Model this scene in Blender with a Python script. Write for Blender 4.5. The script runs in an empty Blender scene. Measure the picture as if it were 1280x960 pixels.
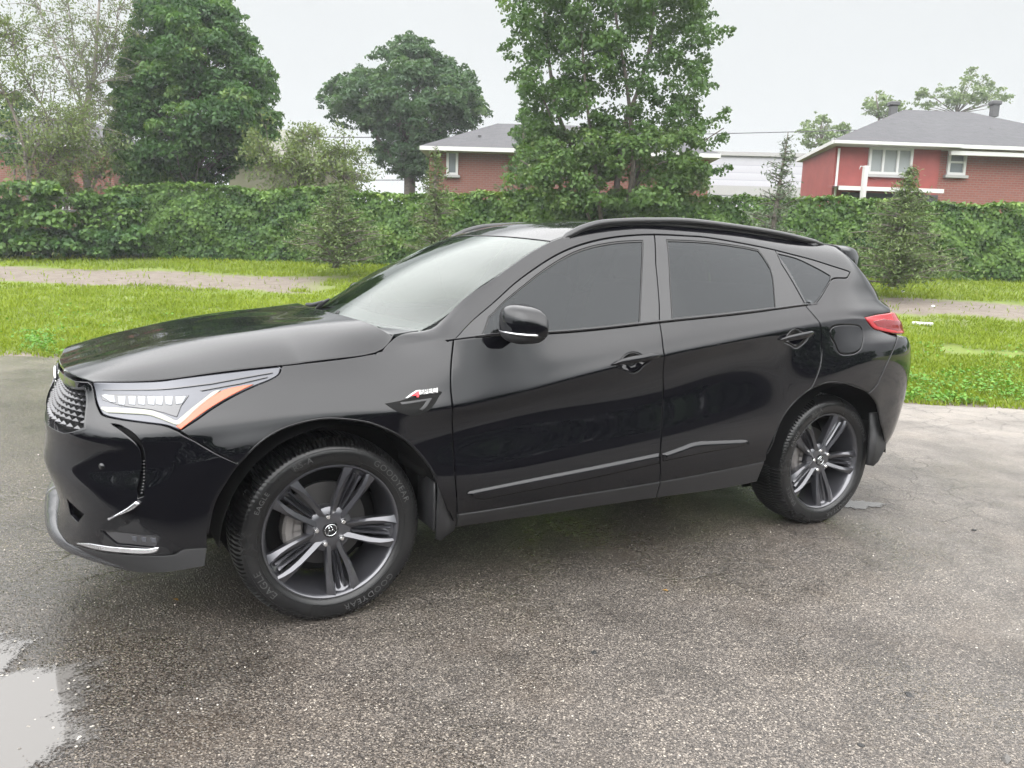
import bpy, math, random
import numpy as np
from mathutils import Vector, Matrix
from mathutils.geometry import delaunay_2d_cdt

random.seed(7)
RNG = np.random.default_rng(11)
R = math.radians
sc = bpy.context.scene
COL = sc.collection

# ------------------------------------------------------------------ camera
CAM = np.array([-2.19653, -3.67871, 1.43498]); YAW, PIT, ROL, FPX = .50691, -.16377, .02971, 987.031
FW = np.array([math.sin(YAW) * math.cos(PIT), math.cos(YAW) * math.cos(PIT), math.sin(PIT)])
_r = np.array([math.cos(YAW), -math.sin(YAW), 0.]); _u = np.cross(_r, FW)
RT = _r * math.cos(ROL) + _u * math.sin(ROL)
UP = -_r * math.sin(ROL) + _u * math.cos(ROL)
cd = bpy.data.cameras.new('camera'); co = bpy.data.objects.new('camera', cd); COL.objects.link(co)
co.matrix_world = Matrix(((RT[0], UP[0], -FW[0], CAM[0]), (RT[1], UP[1], -FW[1], CAM[1]), (RT[2], UP[2], -FW[2], CAM[2]), (0, 0, 0, 1)))
cd.sensor_fit = 'HORIZONTAL'; cd.sensor_width = 36.; cd.lens = 36. * FPX / 1280.; cd.clip_start = .05; cd.clip_end = 2000
sc.camera = co

def proj(P):
    d = np.atleast_2d(P) - CAM; z = d @ FW
    return np.stack([640 + FPX * (d @ RT) / z, 480 - FPX * (d @ UP) / z], -1)
def ray(px, py): return FW + RT * (px - 640) / FPX - UP * (py - 480) / FPX
def at_y(px, py, w):
    d = ray(px, py); return CAM + d * ((-w - CAM[1]) / d[1])
def at_depth(px, py, dep): return CAM + ray(px, py) * dep

# ------------------------------------------------------------------ tags
def tag(o, label=None, cat=None, group=None, kind=None):
    if label: o['label'] = label
    if cat: o['category'] = cat
    if group: o['group'] = group
    if kind: o['kind'] = kind
    return o
def empty(name, loc=(0, 0, 0), rz=0, parent=None):
    o = bpy.data.objects.new(name, None); COL.objects.link(o); o.location = loc; o.rotation_euler.z = rz
    o.empty_display_size = .2
    if parent: o.parent = parent
    return o
def copy_tree(o, parent=None):
    c = o.copy(); COL.objects.link(c)
    if parent is not None: c.parent = parent
    for ch in list(o.children): copy_tree(ch, c)
    return c

# ------------------------------------------------------------------ geometry accumulator
class Geo:
    def __init__(s): s.v = []; s.f = []; s.n = []; s.m = []; s.k = 0; s.att = {}
    def add(s, v, f, n=None, mi=0):
        v = np.asarray(v, float).reshape(-1, 3); k = s.k
        s.v.append(v); s.n.append(np.full_like(v, np.nan) if n is None else np.asarray(n, float).reshape(-1, 3))
        for a in f:
            s.f.append([int(i) + k for i in a]); s.m.append(mi)
        s.k += len(v); return s
    def arrays(s): return np.concatenate(s.v), np.concatenate(s.n)
    def mirrored(s):
        g = Geo(); v, n = s.arrays(); g.v = [v * [1, -1, 1]]; g.n = [n * [1, -1, 1]]
        g.f = [a[::-1] for a in s.f]; g.m = list(s.m); g.k = s.k; return g
    def build(s, name, mats, parent=None, smooth=True, angle=None):
        v, n = s.arrays(); cust = smooth and not np.isnan(n).all(); faces = s.f
        if cust:                                                   # weld coincident points, normals stay per corner
            key, inv = np.unique(np.round(v, 5), axis=0, return_inverse=True); inv = inv.ravel(); first = np.zeros(len(key), int); first[inv] = np.arange(len(v))
            keep = [i for i, q in enumerate(faces) if len(set(inv[q])) == len(q)]; src = [faces[i] for i in keep]; mi_ = [s.m[i] for i in keep]; faces = [[int(inv[k]) for k in q] for q in src]; v0 = v; v = v[first]
        else: mi_ = s.m
        me = bpy.data.meshes.new(name); me.from_pydata(v.tolist(), [], faces); me.update()
        for m in (mats if isinstance(mats, (list, tuple)) else [mats]): me.materials.append(m)
        me.polygons.foreach_set('material_index', mi_)
        if smooth:
            me.polygons.foreach_set('use_smooth', [True] * len(me.polygons))
            if cust:
                vn = np.array([q.vector[:] for q in me.vertex_normals]); idx = np.array([k for q in src for k in q]); ln = n[idx]; bad = np.isnan(ln[:, 0])
                ln = np.where(bad[:, None], vn[inv[idx]], ln); me.normals_split_custom_set(ln.tolist())
            elif angle is not None:
                me.set_sharp_from_angle(angle=R(angle))
        o = bpy.data.objects.new(name, me); COL.objects.link(o)
        if parent: o.parent = parent
        return o

def box(g, c, s, rot=None, mi=0, bev=0.0):
    """box with optional chamfer on the vertical+horizontal edges (cheap bevel: 24 verts)"""
    c = np.asarray(c, float); h = np.asarray(s, float) / 2
    if bev <= 0:
        v = np.array([[sx, sy, sz] for sx in (-1, 1) for sy in (-1, 1) for sz in (-1, 1)], float) * h
        f = [(0, 1, 3, 2), (4, 6, 7, 5), (0, 4, 5, 1), (2, 3, 7, 6), (0, 2, 6, 4), (1, 5, 7, 3)]
    else:
        b = min(bev, .49 * 2 * h.min()); v = []; idx = {}
        for sx in (-1, 1):
            for sy in (-1, 1):
                for sz in (-1, 1):
                    sg = np.array([sx, sy, sz])
                    for ax in range(3):
                        p = sg * (h - b); p[ax] = sg[ax] * h[ax]; idx[(sx, sy, sz, ax)] = len(v); v.append(p)
        f = []
        for ax in range(3):
            a, bx = [(1, 2), (2, 0), (0, 1)][ax]
            for s0 in (-1, 1):
                q = []
                for (p1, p2) in ((-1, -1), (1, -1), (1, 1), (-1, 1)):
                    k = [0, 0, 0]; k[ax] = s0; k[a] = p1; k[bx] = p2; q.append(idx[(*k, ax)])
                f.append(q if s0 > 0 else q[::-1])
        for ax in range(3):
            a, bx = [(1, 2), (2, 0), (0, 1)][ax]
            for s1 in (-1, 1):
                for s2 in (-1, 1):
                    k0 = [0, 0, 0]; k0[a] = s1; k0[bx] = s2; k0[ax] = -1; k1 = list(k0); k1[ax] = 1
                    q = [idx[(*k0, a)], idx[(*k1, a)], idx[(*k1, bx)], idx[(*k0, bx)]]
                    f.append(q if s1 * s2 < 0 else q[::-1])
        for sx in (-1, 1):
            for sy in (-1, 1):
                for sz in (-1, 1):
                    q = [idx[(sx, sy, sz, a)] for a in range(3)]
                    f.append(q if sx * sy * sz > 0 else q[::-1])
        v = np.array(v)
    if rot is not None: v = v @ np.asarray(rot).T
    g.add(v + c, f, None, mi); return g
def rotz(a): c, s = math.cos(a), math.sin(a); return np.array([[c, -s, 0], [s, c, 0], [0, 0, 1.]])

def tube(g, pts, rad, n=8, mi=0, caps=True, squash=None):
    """swept tube through pts, rad scalar or per point, squash=(a,b) scales the ring along side/up"""
    P = np.asarray(pts, float); m = len(P); rad = np.broadcast_to(np.asarray(rad, float), (m,))
    T = np.gradient(P, axis=0); T /= np.linalg.norm(T, axis=1, keepdims=True) + 1e-12
    ref = np.array([0, 0, 1.]) if abs(T[:, 2]).mean() < .8 else np.array([0, 1., 0])
    v = []
    for i in range(m):
        a = np.cross(T[i], ref); a /= np.linalg.norm(a) + 1e-12; b = np.cross(a, T[i])
        for k in range(n):
            t = 2 * math.pi * k / n; sx, sy = (squash or (1, 1))
            v.append(P[i] + rad[i] * (a * math.cos(t) * sx + b * math.sin(t) * sy))
    f = []
    for i in range(m - 1):
        for k in range(n):
            k2 = (k + 1) % n; f.append((i * n + k, i * n + k2, (i + 1) * n + k2, (i + 1) * n + k))
    if caps: f.append(list(range(n))[::-1]); f.append(list(range((m - 1) * n, m * n)))
    g.add(v, [a[::-1] for a in f], None, mi); return g

def lathe(g, prof, n=64, axis='y', mi=0, center=(0, 0, 0), closed=False):
    """prof: list of (radius, offset along axis); revolve around axis"""
    pr = np.asarray(prof, float); m = len(pr); v = []
    for k in range(n):
        t = 2 * math.pi * k / n; c, s = math.cos(t), math.sin(t)
        for r_, o_ in pr:
            v.append((r_ * c, o_, r_ * s) if axis == 'y' else (r_ * c, r_ * s, o_))
    f = []
    for k in range(n):
        k2 = (k + 1) % n
        for i in range(m if closed else m - 1):
            j = (i + 1) % m; f.append((k * m + i, k * m + j, k2 * m + j, k2 * m + i))
    g.add(np.array(v) + np.asarray(center), f, None, mi); return g

def catmull(P, n=8, closed=False):
    P = np.asarray(P, float)
    if len(P) < 3: return P
    Q = np.concatenate([P[-1:], P, P[:2]]) if closed else np.concatenate([2 * P[:1] - P[1:2], P, 2 * P[-1:] - P[-2:-1]])
    out = []
    for i in range(1, len(Q) - 2):
        p0, p1, p2, p3 = Q[i - 1:i + 3]
        for t in np.arange(n) / n:
            out.append(.5 * (2 * p1 + (p2 - p0) * t + (2 * p0 - 5 * p1 + 4 * p2 - p3) * t * t + (3 * p1 - p0 - 3 * p2 + p3) * t ** 3))
    if not closed: out.append(Q[-2])
    return np.array(out)

# ------------------------------------------------------------------ spline surfaces
def natbasis(k):
    """matrix M with second derivatives = M @ values for a natural cubic spline on knots k"""
    n = len(k); A = np.zeros((n, n)); B = np.zeros((n, n)); A[0, 0] = A[-1, -1] = 1
    for i in range(1, n - 1):
        h0, h1 = k[i] - k[i - 1], k[i + 1] - k[i]
        A[i, i - 1] = h0 / 6; A[i, i] = (h0 + h1) / 3; A[i, i + 1] = h1 / 6
        B[i, i - 1] = 1 / h0; B[i, i] = -1 / h0 - 1 / h1; B[i, i + 1] = 1 / h1
    return np.linalg.solve(A, B)
class Basis:
    def __init__(s, k): s.k = np.asarray(k, float); s.M = natbasis(s.k)
    def w(s, u):
        u = np.clip(np.asarray(u, float).ravel(), s.k[0], s.k[-1]); n = len(s.k)
        i = np.clip(np.searchsorted(s.k, u, 'right') - 1, 0, n - 2)
        h = s.k[i + 1] - s.k[i]; a = (s.k[i + 1] - u) / h; b = 1 - a
        W = np.zeros((len(u), n)); r = np.arange(len(u)); W[r, i] += a; W[r, i + 1] += b
        W += ((a ** 3 - a) * h * h / 6)[:, None] * s.M[i] + ((b ** 3 - b) * h * h / 6)[:, None] * s.M[i + 1]
        return W
class Surf:
    def __init__(s, P, uk=None, vk=None, dens=(220, 110)):
        s.P = np.asarray(P, float); nu, nv = s.P.shape[:2]
        def chord(Q, mid): return np.concatenate([[0], np.cumsum(np.linalg.norm(np.diff(Q, axis=0), axis=1))])
        s.uk = chord(s.P[:, nv // 2], 0) if uk is None else np.asarray(uk, float)
        if vk is None:
            d = np.linalg.norm(np.diff(s.P, axis=1), axis=2).mean(0); vk = np.concatenate([[0], np.cumsum(d)])
        s.vk = np.asarray(vk, float); s.bu = Basis(s.uk); s.bv = Basis(s.vk); s.fix = None
        U, V = np.meshgrid(np.linspace(s.uk[0], s.uk[-1], dens[0]), np.linspace(s.vk[0], s.vk[-1], dens[1]), indexing='ij')
        s.duv = np.stack([U.ravel(), V.ravel()], 1); s.dp = s.ev(s.duv); s.sgn = 1
        n = s.nor(s.duv); s.sgn = 1 if (n[:, 1] * s.dp[:, 1]).sum() + (n[:, 2]).sum() > 0 else -1
        s.dq = proj(s.dp); s.dn = n * s.sgn
        s.vis = ((CAM - s.dp) * s.dn).sum(1) > 0
    def ev(s, uv):
        uv = np.atleast_2d(uv); return np.einsum('ni,nj,ijk->nk', s.bu.w(uv[:, 0]), s.bv.w(uv[:, 1]), s.P, optimize=True)
    def nor(s, uv):
        uv = np.atleast_2d(np.asarray(uv, float)); e = 2e-3
        lo = np.array([s.uk[0], s.vk[0]]); hi = np.array([s.uk[-1], s.vk[-1]])
        def d(ax):
            a = uv.copy(); b = uv.copy(); a[:, ax] = np.maximum(a[:, ax] - e, lo[ax]); b[:, ax] = np.minimum(b[:, ax] + e, hi[ax])
            return s.ev(b) - s.ev(a)
        n = np.cross(d(0), d(1)); n /= np.linalg.norm(n, axis=1, keepdims=True) + 1e-15; n = n * s.sgn
        return n if s.fix is None else s.fix(uv, n)
    def px(s, pts):
        """pixel of the photo -> (u, v) on this surface"""
        out = []
        lo = np.array([s.uk[0], s.vk[0]]); hi = np.array([s.uk[-1], s.vk[-1]])
        for q in np.atleast_2d(np.asarray(pts, float)):
            d2 = ((s.dq - q) ** 2).sum(1) + np.where(s.vis, 0, 1e6); uv = s.duv[d2.argmin()].copy()
            best, bd = uv.copy(), 1e18
            for _ in range(8):
                e = 1e-4; p0 = proj(s.ev(uv))[0]; r = q - p0
                if r @ r < bd: bd = r @ r; best = uv.copy()
                J = np.stack([(proj(s.ev(np.clip(uv + [e, 0], lo, hi)))[0] - proj(s.ev(np.clip(uv - [e, 0], lo, hi)))[0]) / (2 * e),
                              (proj(s.ev(np.clip(uv + [0, e], lo, hi)))[0] - proj(s.ev(np.clip(uv - [0, e], lo, hi)))[0]) / (2 * e)], 1)
                try: st = np.linalg.solve(J.T @ J + 1e-3 * np.eye(2), J.T @ r)
                except Exception: break
                st *= min(1, .06 / (np.linalg.norm(st) + 1e-9)); uv = np.clip(uv + st, lo, hi)
            out.append(best)
        return np.array(out)

def resample(P, h, closed=True):
    P = np.asarray(P, float); out = []
    n = len(P)
    for i in range(n if closed else n - 1):
        a, b = P[i], P[(i + 1) % n]; d = np.linalg.norm(b - a)
        if d < 1e-6: continue
        k = max(1, int(math.ceil(d / h)))
        out += [a + (b - a) * t / k for t in range(k)]
    if not closed: out.append(P[-1])
    return np.array(out)
def area2(P): x, y = P[:, 0], P[:, 1]; return (x * np.roll(y, -1) - y * np.roll(x, -1)).sum() / 2
def offset(P, d):
    """inward offset of a ccw polygon"""
    a = np.roll(P, 1, 0); b = np.roll(P, -1, 0)
    e0 = P - a; e1 = b - P
    e0 /= np.linalg.norm(e0, axis=1, keepdims=True) + 1e-12; e1 /= np.linalg.norm(e1, axis=1, keepdims=True) + 1e-12
    n0 = np.stack([-e0[:, 1], e0[:, 0]], 1); n1 = np.stack([-e1[:, 1], e1[:, 0]], 1)
    m = n0 + n1; m /= np.linalg.norm(m, axis=1, keepdims=True) + 1e-12
    c = np.clip((m * n0).sum(1, keepdims=True), .45, 1)
    return P + m * d / c
def inside(P, q):
    x, y = q[:, 0], q[:, 1]; r = np.zeros(len(q), bool); n = len(P)
    for i in range(n):
        x0, y0 = P[i]; x1, y1 = P[(i + 1) % n]
        c = ((y0 > y) != (y1 > y)); r ^= c & (x < (x1 - x0) * (y - y0) / ((y1 - y0) if y1 != y0 else 1e-12) + x0)
    return r
def dist_poly(P, q):
    d = np.full(len(q), 1e9)
    for i in range(len(P)):
        a, b = P[i], P[(i + 1) % len(P)]; ab = b - a; t = np.clip(((q - a) @ ab) / (ab @ ab + 1e-15), 0, 1)
        d = np.minimum(d, ((q - a - t[:, None] * ab) ** 2).sum(1))
    return np.sqrt(d)

def panel(g, S, poly, holes=(), gap=.0022, edge=.004, depth=.014, du=.03, dv=.012, lift=0., drop=.0013, hb=.012, mi=0, dome=None, flush=None):
    """A trimmed sheet-metal panel cut from surface S: rounded edge, returned flange."""
    loops = []
    for j, q in enumerate([poly] + list(holes)):
        q = resample(q, hb); a = area2(q)
        if (a < 0) == (j == 0): q = q[::-1]          # outer ccw, holes cw: inward offset always goes into the sheet
        loops.append(q)
    def off(q, d):
        r = offset(q, d)
        if flush is not None: k = flush(q); r[k] = q[k]
        return r
    B = [off(q, gap) for q in loops]; A = [off(q, gap + edge) for q in loops]
    O = A[0]; lo, hi = O.min(0), O.max(0)
    U, V = np.meshgrid(np.arange(lo[0] + du / 2, hi[0], du), np.arange(lo[1] + dv / 2, hi[1], dv), indexing='ij')
    I = np.stack([U.ravel(), V.ravel()], 1); ok = inside(O, I)
    for h_ in A[1:]: ok &= ~inside(h_, I)
    I = I[ok]
    if len(I):
        dd = np.min([dist_poly(a, I) for a in A], 0); I = I[dd > dv * .5]
    pts = np.concatenate(A + [I]) if len(I) else np.concatenate(A)
    edges = []; k = 0
    for a in A:
        edges += [(k + i, k + (i + 1) % len(a)) for i in range(len(a))]; k += len(a)
    res = delaunay_2d_cdt([Vector(p) for p in pts], edges, [], 0, 1e-7)
    vo = np.array([p[:] for p in res[0]]); tr = np.array([f for f in res[2] if len(f) == 3])
    c = vo[tr].mean(1); ok = inside(A[0], c)
    for h_ in A[1:]: ok &= ~inside(h_, c)
    tr = tr[ok]
    n0 = S.nor(vo); P0 = S.ev(vo) + n0 * lift
    if dome is not None: P0 = P0 + n0 * dome(vo)[:, None]
    # orient
    t = tr[0]; nn = np.cross(P0[tr[:, 1]] - P0[tr[:, 0]], P0[tr[:, 2]] - P0[tr[:, 0]])
    if (nn * n0[tr[:, 0]]).sum() < 0: tr = tr[:, ::-1]; flip = True
    else: flip = False
    g.add(P0, tr.tolist(), n0 if dome is None else None, mi)
    for a, b in zip(A, B):
        na, nb = S.nor(a), S.nor(b); Pa = S.ev(a) + na * lift; Pb = S.ev(b) + nb * (lift - (np.where(flush(b), 0, drop)[:, None] if flush is not None else drop)); Pc = S.ev(b) + nb * (lift - depth)
        m = len(a); f = []
        out = Pb - Pa; out -= nb * (out * nb).sum(1, keepdims=True); out /= np.linalg.norm(out, axis=1, keepdims=True) + 1e-12
        nbb = nb * .6 + out * .8; nbb /= np.linalg.norm(nbb, axis=1, keepdims=True)
        for i in range(m):
            i2 = (i + 1) % m; q = [(i, m + i, m + i2, i2), (m + i, 2 * m + i, 2 * m + i2, m + i2)]
            f += q if not flip else [z[::-1] for z in q]
        # ring B is doubled so that the flange shades on its own
        g.add(np.concatenate([Pa, Pb]), [f[2 * i] for i in range(m)], np.concatenate([na, nbb]), mi)
        f2 = [[z - m for z in f[2 * i + 1]] for i in range(m)]
        g.add(np.concatenate([Pb, Pc]), f2, np.concatenate([out, out]), mi)
    return g
def sm(*P, n=6): return catmull(P, n)           # smooth stretch of a traced outline
def cat(*L): return np.concatenate([np.atleast_2d(np.asarray(q, float)) for q in L])

# ------------------------------------------------------------------ materials
def mat(name, base=(.5, .5, .5), rough=.5, metal=0., spec=.5, ior=1.5, coat=0., coat_r=.03, trans=0., alpha=1., emit=None, es=1.):
    m = bpy.data.materials.new(name); m.use_nodes = True; b = m.node_tree.nodes['Principled BSDF']
    b.inputs['Base Color'].default_value = (*base, 1); b.inputs['Roughness'].default_value = rough; b.inputs['Metallic'].default_value = metal
    b.inputs['Specular IOR Level'].default_value = spec; b.inputs['IOR'].default_value = ior
    b.inputs['Coat Weight'].default_value = coat; b.inputs['Coat Roughness'].default_value = coat_r
    b.inputs['Transmission Weight'].default_value = trans
    if emit: b.inputs['Emission Color'].default_value = (*emit, 1); b.inputs['Emission Strength'].default_value = es
    return m
class NT:
    """tiny node helper"""
    def __init__(s, m): s.m = m; s.t = m.node_tree; s.b = s.t.nodes.get('Principled BSDF')
    def n(s, typ, **kw):
        q = s.t.nodes.new(typ)
        for k, v in kw.items():
            if k.startswith('i_'):
                key = k[2:]; key = int(key) if key.isdigit() else key.replace('_', ' ')
                q.inputs[key].default_value = v
            else: setattr(q, k, v)
        return q
    def l(s, a, b): s.t.links.new(a, b)
    def noise(s, scale, detail=4, rough=.6, vec=None, dim='3D'):
        q = s.n('ShaderNodeTexNoise', noise_dimensions=dim, i_Scale=scale, i_Detail=detail, i_Roughness=rough)
        if vec is not None: s.l(vec, q.inputs['Vector'])
        return q.outputs['Fac']
    def ramp(s, fac, stops, interp='LINEAR'):
        q = s.n('ShaderNodeValToRGB'); q.color_ramp.interpolation = interp; e = q.color_ramp.elements
        while len(e) < len(stops): e.new(.5)
        for a, (p, c) in zip(e, stops): a.position = p; a.color = (*c, 1) if len(c) == 3 else c
        s.l(fac, q.inputs[0]); return q.outputs[0]
    def math(s, op, a, b=None, clamp=False):
        q = s.n('ShaderNodeMath', operation=op, use_clamp=clamp)
        for i, z in enumerate((a, b)):
            if z is None: continue
            if isinstance(z, (int, float)): q.inputs[i].default_value = z
            else: s.l(z, q.inputs[i])
        return q.outputs[0]
    def mix(s, fac, a, b, blend='MIX'):
        q = s.n('ShaderNodeMix', data_type='RGBA', blend_type=blend)
        for i, z in ((0, fac), (6, a), (7, b)):
            if isinstance(z, (int, float)): q.inputs[i].default_value = z
            elif isinstance(z, tuple): q.inputs[i].default_value = (*z, 1) if len(z) == 3 else z
            else: s.l(z, q.inputs[i])
        return q.outputs[2]
    def bump(s, h, strength=.3, dist=.01):
        q = s.n('ShaderNodeBump', i_Strength=strength, i_Distance=dist); s.l(h, q.inputs['Height']); return q.outputs[0]
    def coord(s, which='Object'): return s.n('ShaderNodeTexCoord').outputs[which]
    def sep(s, v): q = s.n('ShaderNodeSeparateXYZ'); s.l(v, q.inputs[0]); return q.outputs
    def set(s, name, v): s.l(v, s.b.inputs[name])
# ================================================================== THE CAR
# front looks along -X, the driver's side (the side the camera sees) is at -Y, wheels stand on z = 0
M = {}
def paint_mat():
    m = mat('black_paint', (.0022, .0022, .0032), .03, 0, .5, 1.46); t = NT(m)
    g = t.n('ShaderNodeNewGeometry'); nz = t.sep(g.outputs['Normal'])[2]
    upm = t.math('MULTIPLY', t.math('SUBTRACT', nz, .45, True), 2.2, True)
    oc = t.coord('Object')
    # rain beads lying on the upward faces
    v = t.n('ShaderNodeTexVoronoi', i_Scale=165.); t.l(oc, v.inputs['Vector'])
    bead = t.ramp(v.outputs['Distance'], [(0, (1, 1, 1)), (.33, (.75, .75, .75)), (.42, (0, 0, 0))])
    pick = t.math('GREATER_THAN', t.sep(v.outputs['Color'])[0], .62)
    h = t.math('MULTIPLY', t.math('MULTIPLY', bead, pick), upm)
    t.set('Normal', t.bump(h, .12, .0010))
    n = t.noise(9, 5, .6, oc)
    t.set('Roughness', t.ramp(n, [(.3, (.012,) * 3), (.75, (.05,) * 3)]))
    return m
M['paint'] = paint_mat()
M['gloss'] = mat('gloss_black', (.008, .008, .009), .06)
M['satin'] = mat('satin_plastic', (.015, .015, .016), .36, 0, .5)
M['plastic'] = mat('matte_plastic', (.02, .02, .021), .62)
M['dark'] = mat('dark_cavity', (.004, .004, .004), .8, 0, .2)
M['rubber'] = mat('rubber_seal', (.009, .009, .009), .55)
M['chrome'] = mat('dark_chrome', (.55, .56, .57), .12, 1.)
M['silver'] = mat('silver_trim', (.62, .62, .64), .22, .9)
M['lamp'] = mat('lamp_housing', (.050, .052, .062), .25, .3, .6, coat=.35, coat_r=.02)
M['lampdark'] = mat('lamp_shade_black', (.014, .014, .017), .18, .2, coat=1.)
M['jewel'] = mat('lamp_lens', (.085, .09, .10), .14, .5, .8, coat=1.)
M['amber'] = mat('amber_lens', (.34, .050, .007), .25, 0, .5, coat=.5)
M['drl'] = mat('running_light', (.10, .10, .09), .2, emit=(.95, 1, .78), es=.52)
M['red'] = mat('tail_lens', (.25, .005, .009), .14, 0, .4, coat=.3)
M['reddark'] = mat('tail_lens_dark', (.13, .004, .006), .12, 0, .4, coat=.3)
M['white'] = mat('badge_white', (.42, .42, .41), .25)
M['badge_red'] = mat('badge_red', (.55, .02, .03), .3)
M['ink'] = mat('badge_ink', (.02, .02, .022), .4)
M['rimgrey'] = mat('shark_grey_alloy', (.060, .060, .068), .34, .7, .5, coat=1., coat_r=.06)
M['rimdark'] = mat('rim_shadow_grey', (.05, .05, .056), .33, .6)
M['grille'] = mat('grille_satin', (.03, .03, .034), .25, .5, coat=1.)
M['chin'] = mat('chin_satin', (.028, .028, .030), .22, 0, .6)
M['lug'] = mat('lug_steel', (.66, .66, .66), .2, 1.)
M['disc'] = mat('brake_steel', (.055, .053, .052), .5, .6)
M['caliper'] = mat('cast_caliper', (.16, .15, .145), .55, .5)
M['cloth'] = mat('seat_leather', (.02, .02, .021), .55)
def glass_mat(name, tint, gloss=(.93, .97, 1.), ior=1.39):
    m = bpy.data.materials.new(name); m.use_nodes = True; t = NT(m); t.t.nodes.clear()
    o = t.n('ShaderNodeOutputMaterial'); tr = t.n('ShaderNodeBsdfTransparent', i_Color=(*tint, 1)); gl = t.n('ShaderNodeBsdfGlossy', i_Color=(*gloss, 1), i_Roughness=.015)
    fr = t.n('ShaderNodeFresnel', i_IOR=ior); mx = t.n('ShaderNodeMixShader')
    t.l(fr.outputs[0], mx.inputs[0]); t.l(tr.outputs[0], mx.inputs[1]); t.l(gl.outputs[0], mx.inputs[2]); t.l(mx.outputs[0], o.inputs[0]); return m
M['tint'] = glass_mat('tinted_glass', (.035, .04, .038))
M['screen'] = glass_mat('windshield_glass', (.62, .70, .66), (.95, 1., .97), 1.75)
def tyre_mat():
    m = mat('tyre_rubber', (.022, .022, .023), .5, 0, .35); t = NT(m); oc = t.coord('Object')
    n = t.noise(14, 6, .65, oc); w = t.noise(3.2, 3, .5, oc)
    t.set('Base Color', t.ramp(n, [(.35, (.005, .005, .0055)), (.62, (.009, .009, .009)), (.8, (.026, .025, .024))]))
    t.set('Roughness', t.ramp(w, [(.40, (.22,) * 3), (.62, (.5,) * 3)]))
    t.set('Normal', t.bump(t.noise(90, 3, .6, oc), .12, .004)); return m
M['tyre'] = tyre_mat()
M['tyre_ink'] = mat('tyre_lettering', (.045, .045, .045), .4)

car = empty('parked_car', (0, 0, 0))
tag(car, 'wet glossy black five door SUV parked on the wet asphalt lot', 'car')
def both(g, name, mats, parent=None, **kw):
    """the piece and its twin on the far side"""
    a = g.build(name, mats, parent or car, **kw); b = g.mirrored().build(name, mats, parent or car, **kw); return a, b

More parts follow.
